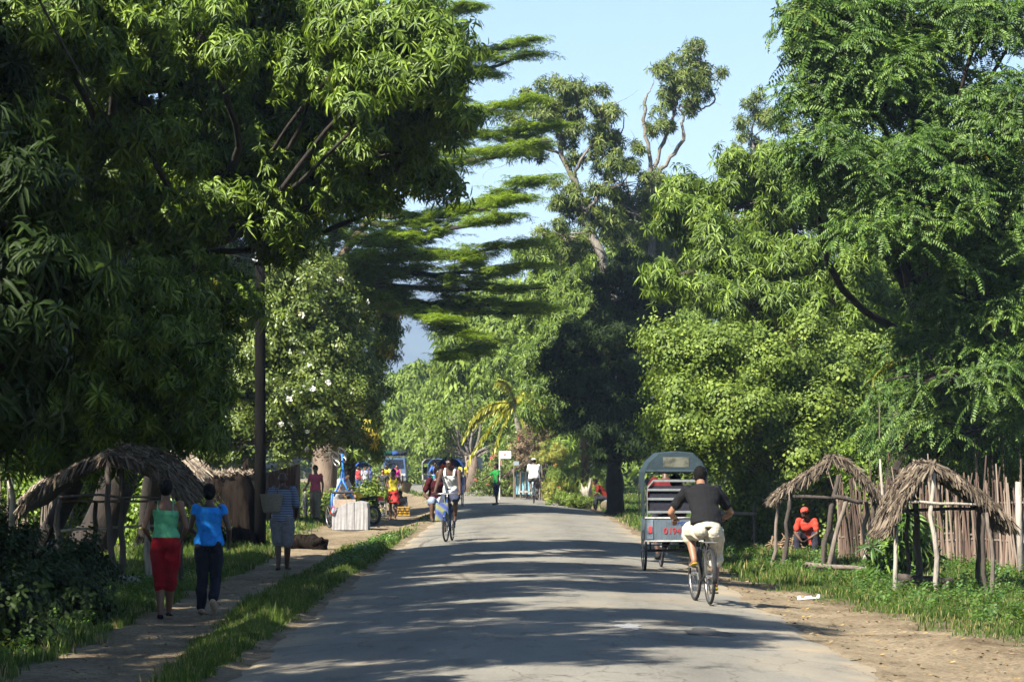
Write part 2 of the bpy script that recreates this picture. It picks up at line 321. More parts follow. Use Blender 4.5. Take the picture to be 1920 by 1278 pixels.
# ================================================================== FOLIAGE
def rotz(v, a):
    c_, s_ = math.cos(a), math.sin(a); return (v[0] * c_ - v[1] * s_, v[0] * s_ + v[1] * c_, v[2])
class Tpl:
    def __init__(s): s.v = []; s.loops = []; s.tot = []; s.leaf = []; s.nl = 0
    def leaf6(s, base, d, L, W, side, fold=.18, arch=.25):
        """a leaf blade: base->tip along d, widest near the middle, folded along the midrib and arched down"""
        base = Vector(base); d = Vector(d).normalized(); side = Vector(side); side = (side - d * side.dot(d)).normalized(); n = d.cross(side)
        if n.z < 0: n = -n
        b = len(s.v)
        p = lambda t_, w_, h_: base + d * (L * t_) + side * (W * w_) + n * (L * (h_ - arch * t_ * t_))
        s.v += [p(0, 0, 0), p(.32, .5, fold * .6 * W / L), p(.70, .40, fold * .6 * W / L), p(1, 0, 0), p(.70, -.40, fold * .6 * W / L), p(.32, -.5, fold * .6 * W / L), p(.36, 0, -.2 * W / L), p(.72, 0, -.2 * W / L)]
        for f in ((0, 1, 6), (1, 2, 7, 6), (2, 3, 7), (0, 6, 5), (6, 7, 4, 5), (7, 3, 4)):
            s.loops += [b + i for i in f]; s.tot.append(len(f))
        s.leaf += [s.nl] * 8; s.nl += 1
    def blade(s, base, d, L, W, side):
        base = Vector(base); d = Vector(d).normalized(); side = Vector(side); side = (side - d * side.dot(d)).normalized(); n = d.cross(side)
        b = len(s.v)
        s.v += [base, base + d * L * .45 + side * W * .5 + n * .1 * W, base + d * L, base + d * L * .45 - side * W * .5 + n * .1 * W]
        s.loops += [b, b + 1, b + 2, b + 3]; s.tot.append(4); s.leaf += [s.nl] * 4; s.nl += 1
    def hexa(s, c_, d, L, W, side):
        c_ = Vector(c_); d = Vector(d).normalized(); side = Vector(side); side = (side - d * side.dot(d)).normalized(); b = len(s.v)
        for t_, w_ in ((0, 0), (.25, .42), (.7, .5), (1, 0.08), (.7, -.5), (.25, -.42)): s.v.append(c_ + d * L * t_ + side * W * w_)
        s.loops += [b + i for i in range(6)]; s.tot.append(6); s.leaf += [s.nl] * 6; s.nl += 1
    def done(s):
        s.V = np.array([tuple(v) for v in s.v], np.float32); s.LP = np.array(s.loops, np.int32); s.TT = np.array(s.tot, np.int32); s.LF = np.array(s.leaf, np.int32); return s
def tpl_mango(n=11, L=.21, W=.045, r=random.Random(1)):
    T = Tpl()
    for i in range(n):
        a = 2.4 * i + r.uniform(-.3, .3); e = r.uniform(-.45, .70); l = L * r.uniform(.75, 1.15)
        d = (math.cos(a) * math.cos(e), math.sin(a) * math.cos(e), math.sin(e)); sd_ = (-math.sin(a), math.cos(a), 0)
        T.leaf6(Vector(d) * .015 + Vector((0, 0, -.05 * r.random())), d, l, W * r.uniform(.85, 1.15), sd_, arch=r.uniform(.15, .5))
    return T.done()
def tpl_oval(n=9, L=.07, W=.045, span=.22, r=random.Random(2)):
    T = Tpl()
    for i in range(n):
        t_ = (i + .5) / n; a = 2.4 * i; e = r.uniform(-.4, .6)
        d = (math.cos(a) * math.cos(e), math.sin(a) * math.cos(e), math.sin(e)); k = r.uniform(0, .05)
        T.hexa((math.cos(a) * k, math.sin(a) * k, span * (t_ - .4)), d, L * r.uniform(.8, 1.2), W * r.uniform(.85, 1.15), (-math.sin(a), math.cos(a), r.uniform(-.5, .5)))
    return T.done()
def tpl_pinnate(nf=4, pairs=7, L=.5, l=.12, w=.042, r=random.Random(3)):
    T = Tpl()
    for f in range(nf):
        a = 2 * PI * f / nf + r.uniform(-.4, .4); e0 = r.uniform(.1, .8); p = Vector((0, 0, 0)); ll = L * r.uniform(.8, 1.1)
        for i in range(pairs):
            e = e0 - .75 * i / pairs; d = Vector((math.cos(a) * math.cos(e), math.sin(a) * math.cos(e), math.sin(e))); p = p + d * ll / pairs
            sd_ = Vector((-math.sin(a), math.cos(a), 0))
            for sg in (-1, 1):
                dd = sd_ * sg * .85 + d * .45 + Vector((0, 0, -.35 - .2 * r.random())); q = l * (1 - .35 * abs(i / pairs - .45))
                T.leaf6(p, dd, q * r.uniform(.9, 1.1), w, d, arch=.15)
        T.leaf6(p, d, l, w, sd_, arch=.1)
    return T.done()
def tpl_fine(nt=5, L=.34, r=random.Random(4)):
    """flat feathery spray: small leaflets either side of short twigs that lie near the horizontal"""
    T = Tpl()
    for f in range(nt):
        a = 2 * PI * f / nt + r.uniform(-.5, .5); d = Vector((math.cos(a), math.sin(a), r.uniform(-.15, .1))); sd_ = Vector((-math.sin(a), math.cos(a), 0)); p = Vector((0, 0, r.uniform(-.03, .03))); m = 6; ll = L * r.uniform(.7, 1.1)
        for i in range(m):
            p = p + d * ll / m
            for sg in (-1, 1):
                T.blade(p, sd_ * sg + d * .5 + Vector((0, 0, r.uniform(-.3, .2))),   .085 * r.uniform(.8, 1.2), .036, d + Vector((0, 0, r.uniform(-.4, .4))))
    return T.done()
def tpl_far(n=10, L=.16, W=.085, R=.2, r=random.Random(5)):
    T = Tpl()
    for i in range(n):
        a = 2.4 * i + r.uniform(-.3, .3); e = r.uniform(-.6, .7); k = R * r.uniform(.1, .9)
        d = Vector((math.cos(a) * math.cos(e), math.sin(a) * math.cos(e), math.sin(e) - .25))
        T.blade(d * k, d, L * r.uniform(.8, 1.3), W * r.uniform(.8, 1.2), (-math.sin(a), math.cos(a), r.uniform(-.6, .6)))
    return T.done()
T_MANGO = tpl_mango(11, .18, .036); T_MANGO2 = tpl_mango(11, .185, .038); T_OVAL = tpl_oval(11, .058, .040, .24); T_OVAL2 = tpl_oval(11, .085, .045, .28); T_PIN = tpl_pinnate(4, 9, .44, .088, .030); T_FINE = tpl_fine(); T_FAR = tpl_far(); T_WEED = tpl_oval(10, .055, .035, .16)

def scatter(T, C, D, size, droop=0.0, rng=RNG, upmix=0.0, yprob=None):
    """instances of template T at points C facing D -> verts, loops, totals, tint"""
    n = len(C); C = np.asarray(C, np.float32); D = np.asarray(D, np.float64)
    if upmix: D = D * (1 - upmix) + np.array([0, 0, upmix])
    D = D / (np.linalg.norm(D, axis=1, keepdims=True) + 1e-9)
    R = rng.normal(size=(n, 3)); Xa = np.cross(D, R); Xa /= (np.linalg.norm(Xa, axis=1, keepdims=True) + 1e-9); Ya = np.cross(D, Xa)
    s_ = (np.asarray(size) * rng.uniform(.8, 1.2, n)).astype(np.float32)
    v = T.V; off = (v[None, :, 0, None] * Xa[:, None, :] + v[None, :, 1, None] * Ya[:, None, :] + v[None, :, 2, None] * D[:, None, :]) * s_[:, None, None]
    if droop: off[:, :, 2] -= droop * (off[:, :, 0] ** 2 + off[:, :, 1] ** 2) / (.2 * s_[:, None])
    V = (C[:, None, :] + off).reshape(-1, 3)
    m = len(v); loops = (T.LP[None, :] + (np.arange(n) * m)[:, None]).ravel(); tot = np.tile(T.TT, n)
    lv = rng.random((n, T.nl)); cv = rng.random(n)
    r_ = (0.55 * lv[:, T.LF] + .45 * cv[:, None]).ravel(); g_ = np.repeat(rng.random(n) * .96 if yprob is None else yprob, m)
    return V.astype(np.float32), loops, tot, np.stack([r_, g_, r_ * 0], 1).astype(np.float32)
def leaves_obj(name, packs, m, parent):
    V = np.concatenate([p[0] for p in packs]); k = 0; L = []
    for p in packs: L.append(p[1] + k); k += len(p[0])
    me = np_mesh(name, V, np.concatenate(L), np.concatenate([p[2] for p in packs]), np.concatenate([p[3] for p in packs]))
    return link_mesh(name, me, m, parent)
def sph(n, rng): 
    v = rng.normal(size=(n, 3)); return v / np.linalg.norm(v, axis=1, keepdims=True)
def subclumps(blobs, subr, fill, rng, low=-.75):
    """blobs: (centre, (rx,ry,rz)) -> small clump centres, radii, outward dirs"""
    C, R, D = [], [], []
    for c_, r_ in blobs:
        area = 4 * PI * ((r_[0] * r_[1] + r_[0] * r_[2] + r_[1] * r_[2]) / 3)
        n = max(3, int(area / (PI * subr * subr) * fill)); d = sph(n * 2, rng); d = d[d[:, 2] > low][:n]
        k = 1 - .55 * rng.random((len(d), 1)) ** 2.2
        ph = rng.random(6) * 6.3; k = k * (1 + .20 * np.sin(2.6 * d[:, :1] + ph[0]) * np.cos(3.1 * d[:, 2:] + ph[1]) + .12 * np.sin(6 * d[:, 1:2] + 5 * d[:, 2:] + ph[2])) * np.where(rng.random((len(d), 1)) < .10, rng.uniform(1.05, 1.28, (len(d), 1)), 1)
        C.append(np.array(c_)[None] + d * np.array(r_)[None] * k); D.append(d); R.append(subr * rng.uniform(.40, 1.45, len(d)))
    return np.concatenate(C), np.concatenate(R), np.concatenate(D)
def clusters(C, R, D, per, rng, flat=.75, up=.35, ylean=0.02):
    n = np.maximum(1, (per * (R / R.mean()) ** 2).astype(int)); idx = np.repeat(np.arange(len(C)), n); d = sph(len(idx), rng)
    d = d + D[idx] * .40 + np.array([0, 0, up]); d /= np.linalg.norm(d, axis=1, keepdims=True)
    k = np.where(rng.random((len(idx), 1)) < .16, rng.uniform(1.0, 1.6, (len(idx), 1)), rng.uniform(.5, 1.0, (len(idx), 1))); p = C[idx] + d * R[idx][:, None] * k * np.array([1, 1, flat])
    # sprays that yellow come a clump at a time
    yc = rng.random(len(C)); y = np.where((yc[idx] > 1 - ylean) & (rng.random(len(idx)) < .55), .99, rng.random(len(idx)) * .965)
    return p, d, y
def limb(mb, a, b, r0, r1, rng, bend=.12, n=7, sides=7):
    bend = bend * .5; n = n + 2
    a = np.array(a, float); b = np.array(b, float); L = np.linalg.norm(b - a); pts = []; rr = []
    o1 = rng.normal(size=3) * bend * L; o1[2] *= .4; o2 = rng.normal(size=3) * bend * L * .5
    for i in range(n):
        t_ = i / (n - 1); p = a + (b - a) * t_ + o1 * math.sin(t_ * PI) + o2 * math.sin(2 * t_ * PI); pts.append(p); rr.append((r0 + (r1 - r0) * t_) * (1 + .08 * rng.normal()))
    mb.tube(pts, rr, sides); return pts
M_bark = mat('bark_brown', (.07, .055, .042), .95, .3, 9, .9, stretch=(1, 1, .25))
M_barkd = mat('bark_dark', (.026, .020, .016), .95, .3, 9, .9, stretch=(1, 1, .25))
M_barkp = mat('bark_pale', (.165, .148, .125), .9, .35, 5, 1.0, stretch=(3, 3, .4), c2=(.05, .042, .035))
LM = {
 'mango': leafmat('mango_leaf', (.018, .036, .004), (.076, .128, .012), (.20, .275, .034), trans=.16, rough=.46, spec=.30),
 'mango_shaded': leafmat('shade_toned_mango_leaf', (.006, .012, .003), (.014, .027, .005), (.030, .052, .010), trans=.08, spec=.12, rough=.55),  # mango leaf darkened, with tree shade put into its colour
 'pin': leafmat('pinnate_leaf', (.014, .034, .006), (.050, .102, .015), (.15, .225, .034), yellow=(.5, .35, .03), trans=.18, rough=.48, spec=.28),
 'lime': leafmat('lime_leaf', (.036, .062, .009), (.105, .158, .022), (.22, .28, .045), trans=.24, rough=.55, spec=.25),
 'fine': leafmat('feathery_leaf', (.05, .09, .010), (.13, .205, .020), (.27, .35, .05), trans=.42, rough=.6, spec=.2),
 'olive': leafmat('olive_leaf', (.030, .048, .008), (.078, .112, .018), (.18, .215, .042), trans=.16, spec=.3),
 'far': leafmat('far_leaf', (.045, .08, .010), (.11, .165, .022), (.20, .26, .04), trans=.24, rough=.55, spec=.25),
 'croton': leafmat('croton_leaf', (.07, .12, .02), (.20, .22, .03), (.38, .34, .05), trans=.2),
 'dry': leafmat('dry_leaf', (.08, .055, .03), (.14, .10, .06), (.24, .18, .11), trans=.1, rough=.9, spec=.1),
}
def tree(name, label, base, blobs, T, m, subr=.35, fill=1.3, per=16, size=1.0, droop=.6, trunk=(.25, .12), bark=None, fork=None, cat='tree', seed=1, ylean=.015,
         up=.35, flat=.75, twigs=True, group=None, upmix=0., low=-.75, limbr=.45, crown_name='crown', world=False):
    """base: (px, Y) of the foot; blobs: (px, py, Y, rx_px, rz_px[, ry_m]) ellipsoids of the crown"""
    rng = np.random.default_rng(seed)
    bx = Vector((base[0], base[1], tz(base[0], base[1]) - .05)) if world else G(base[0], base[1], -.05); root = empty(name, bx, 0, label, cat, group)
    B = []
    for b_ in blobs:
        if world: B.append((b_[:3], b_[3:6])); continue
        p = P(b_[0], b_[1], b_[2]); k = b_[2] / F; rx = b_[3] * k; rz = b_[4] * k; ry = b_[5] if len(b_) > 5 else (rx + rz) / 2
        B.append((tuple(p), (rx, ry, rz)))
    C, R, D = subclumps(B, subr, fill, rng, low)
    z_ok = C[:, 2] > .15; C, R, D = C[z_ok], R[z_ok], D[z_ok]
    p, d, y = clusters(C, R, D, per * 1.45, rng, flat, up, ylean); size = size * rng.uniform(.7, 1.2, len(p))
    leaves_obj(crown_name, [scatter(T, p, d, size, droop, rng, upmix, y)], m, root)
    mb = MB(); mb2 = MB(); bark = bark or M_bark
    f = (Vector(fork) if world else P(*fork)) if fork else Vector(np.mean([np.array(b_[0]) - np.array((0, 0, b_[1][2] * .8)) for b_ in B], 0))
    if f.z < bx.z + .3: f.z = bx.z + .3
    r0, r1 = trunk
    pts = limb(mb, np.array(bx) + np.array([0, 0, -.1]), f, r0, r1, rng, .04, 9, 10)
    for k_ in range(5):     # root flare
        a_ = 2 * PI * k_ / 5 + rng.random(); e = np.array(bx) + np.array([math.cos(a_) * r0 * 1.7, math.sin(a_) * r0 * 1.7, -.08])
        mb.tube([np.array(bx) + np.array([0, 0, r0 * 1.6]), (np.array(bx) * .4 + e * .6) + np.array([0, 0, r0 * .45]), e], [r0 * .5, r0 * .38, r0 * .18], 6)
    for c_, r_ in B:
        L = limb(mb2, f, np.array(c_) - np.array([0, 0, r_[2] * .2]), r1 * .5, r1 * .16, rng, .10)
    if twigs:
        sel = rng.permutation(len(C))[:min(len(C), 160)]; bc = np.array([b_[0] for b_ in B])
        for i in sel:
            j = np.argmin(((bc - C[i]) ** 2).sum(1)); limb(mb2, bc[j], C[i], r1 * .22, .012, rng, .12, 5, 5)
    mb.build('trunk', bark, root, smooth=True); mb2.build('limb', bark, root, smooth=True)
    return root, (C, R, D)

# ---- left: great mango over the path -----------------------------------------------------
tree('mango_tree', 'huge dark green mango tree arching over the left footpath, with bright leaf domes', (160, 54), [
    (180, 60, 43, 130, 110), (60, 20, 42, 110, 90), (390, 85, 44, 85, 80), (60, 250, 44, 95, 80, 1.2), (280, 270, 44, 70, 60), (40, 130, 45, 70, 60),
    (480, -20, 48, 190, 110, 2.0), (540, 170, 50, 140, 130, 1.6), (420, 270, 50, 170, 120, 1.8), (300, 170, 50, 150, 110, 1.8), (560, 320, 50, 130, 100, 1.3), (430, 400, 49, 150, 90, 1.4),
    (200, 400, 47, 180, 100, 1.4), (60, -160, 47, 240, 150, 2.2), (-250, 100, 46, 200, 220, 2.2), (260, -230, 48, 220, 120, 2.2), (360, -200, 49, 180, 110, 2.0), (80, -330, 46, 200, 120, 2.2), (-70, 90, 41.5, 150, 180, 1.6), (20, 850, 47, 90, 30, .8), (160, 850, 48, 110, 30, .8), (310, 830, 48, 90, 40, .8)], T_MANGO, LM['mango'], subr=.36, fill=1.05, per=17, trunk=(.34, .22), bark=M_barkd, fork=(330, 480, 52), seed=3, ylean=.006)  # topmost crown lobes, out of view, added to shade the inner leaves
tree('mango_tree', 'bright green domed mango crown high on the left, beside the open sky', (270, 58), [
    (760, 125, 44, 118, 104), (828, 185, 45, 50, 80), (700, 60, 45, 95, 70), (660, 235, 43.5, 48, 48), (775, 40, 45, 62, 55), (760, 285, 46, 95, 75), (690, 340, 47, 100, 70), (790, 350, 47, 48, 55), (600, 100, 47, 60, 90)],
    T_MANGO, LM['mango'], subr=.36, fill=1.15, per=22, trunk=(.24, .14), bark=M_barkd, fork=(370, 470, 52), seed=4, ylean=.004)
tree('mango_tree', 'low dark mango boughs hanging behind the left thatch stall', (60, 50), [
    (120, 560, 44, 130, 110), (260, 640, 45, 130, 120), (90, 740, 45, 130, 90), (270, 770, 46, 120, 75), (340, 560, 47, 80, 90), (400, 560, 47.5, 60, 80), (60, 420, 44, 90, 90), (355, 700, 46, 60, 90), (180, 700, 48, 160, 100)],
    T_MANGO, LM['mango'], subr=.33, fill=1.3, per=14, trunk=(.22, .12), bark=M_barkd, seed=5, ylean=.02)
tree('mango_tree', 'blurred dark mango branch hanging nearest the camera at the left edge', (-420, 19), [
    (-60, 420, 18.5, 130, 160, .5), (30, 560, 18, 70, 110, .35), (-80, 700, 18.5, 150, 160, .5), (-200, 500, 19, 160, 300, .8)], T_MANGO, LM['mango_shaded'], subr=.22, fill=1.3, per=11, size=.8, trunk=(.2, .1), bark=M_barkd, seed=6, ylean=0)
# ---- left: feathery layered tree -----------------------------------------------------------
def layered_tree():
    rng = np.random.default_rng(21); Y0 = 97
    bx = G(604, Y0, -.1); root = empty('feathery_tree', bx, 0, 'tall feathery tree with flat layered boughs reaching right over the road', 'tree')
    mb = MB(); lb = MB()
    trunk_pts = [P(606, 950, Y0), P(612, 800, Y0), P(612, 700, Y0), P(600, 600, Y0), P(580, 530, Y0)]
    mb.tube([bx] + trunk_pts, [.50, .44, .42, .40, .38, .34], 12)
    mb.tube([P(600, 600, Y0), P(640, 480, Y0), P(700, 400, Y0 - 1), P(760, 300, Y0 - 1)], [.22, .16, .11, .06], 10)
    mb.tube([P(580, 530, Y0), P(560, 430, Y0), P(620, 250, Y0), P(740, 120, Y0)], [.2, .15, .11, .06], 10)
    mb.ball(P(562, 535, Y0 - .3), (.28, .25, .3)); lb.tube([P(590, 560, Y0), P(545, 545, Y0), P(515, 580, Y0)], [.2, .14, .10], 8)
    boughs = []   # (start px,py) -> (end px,py), half thickness px, Y
    def b(x0, y0, x1, y1, th, Y, w): boughs.append((x0, y0, x1, y1, th, Y + 5, w))
    b(700, 420, 1015, 335, 9, 82, 1.3); b(760, 300, 1035, 265, 15, 83, 1.6); b(760, 240, 1050, 235, 18, 84, 1.8); b(740, 200, 1010, 190, 18, 84, 1.6); b(740, 150, 1010, 95, 14, 84, 1.5); b(740, 120, 1000, 75, 10, 84, 1.3)
    b(740, 60, 870, 5, 10, 84, 1.2); b(700, 400, 985, 372, 7, 81, 1.0); b(660, 440, 960, 405, 8, 81, 1.2); b(640, 480, 1000, 452, 14, 82, 2.0); b(640, 500, 1010, 495, 16, 83, 2.2); b(640, 520, 1030, 540, 16, 84, 2.2)
    b(640, 540, 1010, 570, 14, 86, 2.0); b(700, 520, 830, 600, 7, 82, 1.0); b(720, 530, 900, 640, 8, 84, 1.3); b(600, 540, 520, 400, 40, 84, 1.6); b(600, 520, 640, 400, 45, 85, 2.0); b(620, 540, 700, 470, 35, 84, 2.0); b(600, 560, 700, 560, 40, 85, 2.0)
    b(560, 430, 600, 330, 45, 86, 2.0); b(930, 640, 830, 672, 8, 84, 1.3)
    b(640, 480, 800, 470, 30, 83, 2.4); b(640, 440, 780, 440, 18, 82, 2.0); b(830, 560, 1040, 575, 14, 88, 2.0)
    Cs, Ds, S = [], [], []
    for (x0, y0, x1, y1, th, Y, wd) in boughs:
        a_ = P(x0, y0, Y0); e = P(x1, y1, Y); L = (e - a_).length; k = Y / F
        pts = []
        for i in range(9):
            t_ = i / 8; q = a_.lerp(e, t_); q.z += -.28 * math.sin(t_ * PI) * (1 if x1 > x0 else .3) + .05 * rng.normal(); q.y += .25 * rng.normal() * t_; pts.append(q)
        lb.tube(pts, [.11 * (1 - .85 * i / 8) + .01 for i in range(9)], 6)
        PT = np.array([tuple(q) for q in pts]); np_ = int(L * 1.65 * (1 + .5 * wd)) + 4
        for q in range(np_):
            t_ = min(.99, rng.beta(1.5, 1.0)); i0 = min(7, int(t_ * 8)); bs = PT[i0] + (PT[i0 + 1] - PT[i0]) * (t_ * 8 - i0)
            tap = math.sin(min(1, t_ * 1.1 + .12) * PI) ** .6 + .15; pc = bs + np.array([rng.normal() * .25, rng.uniform(-1, 1) * wd * .55 * tap, rng.normal() * th * k * .85 * tap + .05])
            m_ = int(rng.uniform(9, 26)); ax = rng.uniform(.22, .70); tilt = rng.normal() * .12 - .05
            off = rng.normal(size=(m_, 3)) * np.array([ax * .5, .28, .028]); off[:, 2] += off[:, 0] * tilt
            Cs.append(pc + off); Ds.append(rng.normal(size=(m_, 3)) * .16 + np.array([0, 0, 1])); S.append(rng.uniform(.55, .95, m_))
            limb(lb, bs, pc, .016, .006, rng, .1, 4, 4); limb(lb, pc - np.array([ax * .7, 0, -.0]) , pc + np.array([ax * .9, 0, ax * tilt]), .010, .004, rng, .04, 3, 4)
    leaves_obj('crown', [scatter(T_FINE, np.concatenate(Cs), np.concatenate(Ds), np.concatenate(S), .12, rng)], LM['fine'], root)
    mb.build('trunk', mat('bark_grey', (.16, .12, .09), .95, .3, 6, .9, stretch=(1, 1, .3)), root, smooth=True); lb.build('limb', M_barkd, root, smooth=True)
layered_tree()
# ---- left middle: white flowering tree, mango behind it ------------------------------------
fl_root, (fC, fR, fD) = tree('flowering_tree', 'olive green tree dotted with white blossoms behind the dark pole', (445, 85), [
    (560, 600, 82, 110, 90), (470, 640, 82, 90, 90), (430, 740, 83, 80, 100), (560, 740, 82, 130, 100), (650, 700, 84, 60, 90), (470, 830, 82, 110, 55), (600, 775, 83, 70, 58), (390, 800, 84, 50, 60), (540, 520, 84, 70, 50)],
    T_OVAL2, LM['olive'], subr=.5, fill=1.35, per=26, size=1.25, droop=.4, trunk=(.2, .14), seed=8, ylean=0.0)
rng_ = np.random.default_rng(4); ob = tpl_oval(12, .055, .05, .06); msel = rng_.permutation(len(fC)); msel = msel[fD[msel, 1] < .1][:70]
q = fC[msel] + fD[msel] * fR[msel][:, None] * 1.15
leaves_obj('blossom', [scatter(ob, q, fD[msel], 1.15, 0, rng_)], mat('white_petal', (.78, .76, .66), .7, .1, 20), fl_root)
tree('mango_tree', 'tall mango with yellowing tips behind the upturned rickshaw', (645, 104), [
    (700, 560, 99, 50, 60), (690, 630, 100, 55, 70), (660, 740, 101, 50, 120, 1.5), (650, 600, 101, 80, 80), (590, 640, 103, 80, 100), (655, 820, 100, 42, 52, 1.2), (600, 810, 103, 60, 60)], T_MANGO, LM['mango'], subr=.45, fill=1.5, per=16, size=1.2,
    trunk=(.34, .24), bark=M_barkd, fork=(640, 790, 103), seed=9, ylean=.12)
# ---- behind: trees closing the left side ---------------------------------------------------
for i, (lab, base, bl, mm) in enumerate([
    ('round bright green tree far down the road, behind the parked van', (760, 235), [(765, 778, 235, 60, 45), (720, 810, 236, 35, 40), (800, 740, 238, 60, 50), (770, 820, 232, 60, 30), (840, 780, 234, 50, 55)], 'far'),
    ('broad far tree above the blue hooded rickshaw', (880, 215), [(892, 700, 215, 60, 52), (930, 740, 215, 60, 60), (855, 758, 214, 50, 40), (880, 800, 212, 60, 40), (840, 830, 213, 60, 22)], 'far'),
    ('tall lime green tree right of the road bend', (920, 165), [(900, 605, 165, 50, 60), (960, 610, 164, 90, 70), (918, 660, 163, 72, 50), (1020, 640, 160, 70, 80), (950, 690, 160, 80, 50), (1030, 560, 165, 60, 50)], 'far'),
    ('mango thicket behind the coconut palm', (1020, 150), [(980, 720, 150, 60, 60), (1040, 700, 148, 60, 60), (1040, 790, 146, 70, 55), (970, 790, 150, 40, 50), (1010, 850, 144, 60, 28)], 'mango'),
    ]):
    tree('broadleaf_tree', lab, base, bl, T_FAR if mm == 'far' else T_MANGO2, LM[mm], subr=.85, fill=1.5, per=24, size=1.9 if mm == 'far' else 1.7, droop=.5, trunk=(.3, .2), seed=30 + i, ylean=.01)
# ---- right: tall sparse old mangoes --------------------------------------------------------
def sparse_tree(name, label, paths, puffs, Y, seed, m, bark, T=T_MANGO2, size=1.15):
    rng = np.random.default_rng(seed); bx = G(paths[0][0][0], Y, -.1); root = empty(name, bx, 0, label, 'tree'); mb = MB(); lb = MB()
    for i, pth in enumerate(paths):
        pts = [P(x, y, Y + dy) for x, y, dy, r in pth]; rr = [r * .72 for *_, r in pth]
        P2, R2 = [], []
        for a_, b_, ra, rb in zip(pts, pts[1:], rr, rr[1:]):
            for k in range(4): P2.append(a_.lerp(b_, k / 4) + Vector(rng.normal(size=3) * .05)); R2.append((ra + (rb - ra) * k / 4) * (1 + .12 * rng.normal()))
        P2.append(pts[-1]); R2.append(rr[-1]); (mb if i == 0 else lb).tube(P2, R2, 8)
    B = [(tuple(P(x, y, Y + dy)), (rx * Y / F, (rx + rz) / 2 * Y / F, rz * Y / F)) for x, y, dy, rx, rz in puffs]
    C, R, D = subclumps(B, .36, .60, rng, -.9); p, d, y = clusters(C, R, D, 13, rng, .8, .3, .008)
    leaves_obj('crown', [scatter(T, p, d, size, .5, rng, 0, y)], m, root)
    bc = np.array([b_[0] for b_ in B])
    for i in range(len(C)):
        j = np.argmin(((bc - C[i]) ** 2).sum(1)); limb(lb, bc[j], C[i], .03, .010, rng, .15, 5, 4)
        if rng.random() < .25: limb(lb, C[i], C[i] + D[i] * .9 + rng.normal(size=3) * .3, .014, .004, rng, .2, 5, 3)
    mb.build('trunk', bark, root, smooth=True); lb.build('limb', bark, root, smooth=True); return root
sparse_tree('old_mango_tree', 'sparse old mango with a pale bare trunk leaning left into the sky', [
    [(1165, 700, 0, .30), (1145, 540, 0, .24), (1118, 460, 0, .22), (1100, 400, 0, .19), (1075, 340, 0, .17), (1055, 290, 0, .15), (1040, 230, 0, .12), (1035, 180, 0, .07)],
    [(1075, 340, 0, .12), (1085, 300, -.5, .08), (1125, 250, -.5, .06), (1130, 190, 0, .04)], [(1100, 400, 0, .12), (1130, 350, .5, .10), (1160, 290, .5, .06), (1170, 220, 1, .03)], [(1055, 290, 0, .08), (1010, 270, 0, .05), (975, 280, 0, .03)], [(1040, 230, 0, .08), (1000, 180, 0, .04)]],
    [(1035, 190, 0, 60, 40), (1090, 190, 0, 50, 40), (1130, 225, 0, 38, 32), (1000, 230, 0, 45, 40), (990, 290, 0, 35, 22), (1075, 250, 0, 40, 30), (1150, 290, 0, 40, 35), (1165, 345, 0, 50, 40), (1080, 380, 0, 48, 38), (1060, 440, 0, 52, 55), (1190, 400, 1, 50, 50), (1130, 420, 1, 50, 60), (1110, 300, 0, 30, 25)], 108, 41, LM['olive'], M_barkp)
sparse_tree('old_mango_tree', 'tallest sparse mango with twisting bare forks against the sky', [
    [(1225, 640, 0, .30), (1222, 400, 0, .22), (1222, 330, 0, .19)], [(1222, 330, 0, .12), (1214, 270, 0, .10), (1208, 210, 0, .09), (1213, 178, 0, .07)], [(1222, 330, 0, .13), (1240, 280, 0, .11), (1262, 225, 0, .09), (1268, 190, 0, .07), (1300, 110, 0, .04)],
    [(1222, 335, 0, .13), (1258, 300, 0, .11), (1278, 262, 0, .10), (1282, 225, 0, .08), (1276, 195, 0, .06)], [(1276, 200, 0, .06), (1310, 205, 0, .06), (1332, 195, 0, .05), (1336, 175, 0, .04), (1325, 155, 0, .03), (1350, 150, 0, .02)], [(1213, 178, 0, .03), (1225, 150, 0, .03)]],
    [(1290, 105, 0, 34, 26), (1265, 150, 0, 38, 32), (1300, 165, 0, 36, 34), (1335, 140, 0, 26, 26), (1240, 145, 0, 20, 16), (1250, 190, 0, 26, 22), (1222, 240, 0, 10, 40), (1240, 240, 0, 18, 30), (1205, 290, 0, 20, 28), (1285, 192, 0, 24, 18), (1230, 380, 0, 60, 45), (1180, 360, 0, 40, 30), (1270, 370, 0, 50, 28), (1240, 430, 1, 70, 60)], 112, 42, LM['olive'], M_barkp)
sparse_tree('slim_mango_tree', 'small airy grey green tree top standing alone against the sky', [[(1430, 500, 0, .12), (1415, 330, 0, .09), (1412, 260, 0, .06), (1420, 190, 0, .03)], [(1412, 260, 0, .05), (1440, 230, 0, .03)], [(1470, 400, 0, .06), (1472, 300, 0, .05), (1468, 262, 0, .03)]],
    [(1400, 190, 0, 18, 14), (1432, 185, 0, 20, 16), (1440, 225, 0, 18, 16), (1408, 225, 0, 18, 16), (1400, 265, 0, 22, 18), (1425, 275, 0, 18, 14), (1490, 235, 0, 16, 12)], 118, 43, LM['olive'], M_barkp)
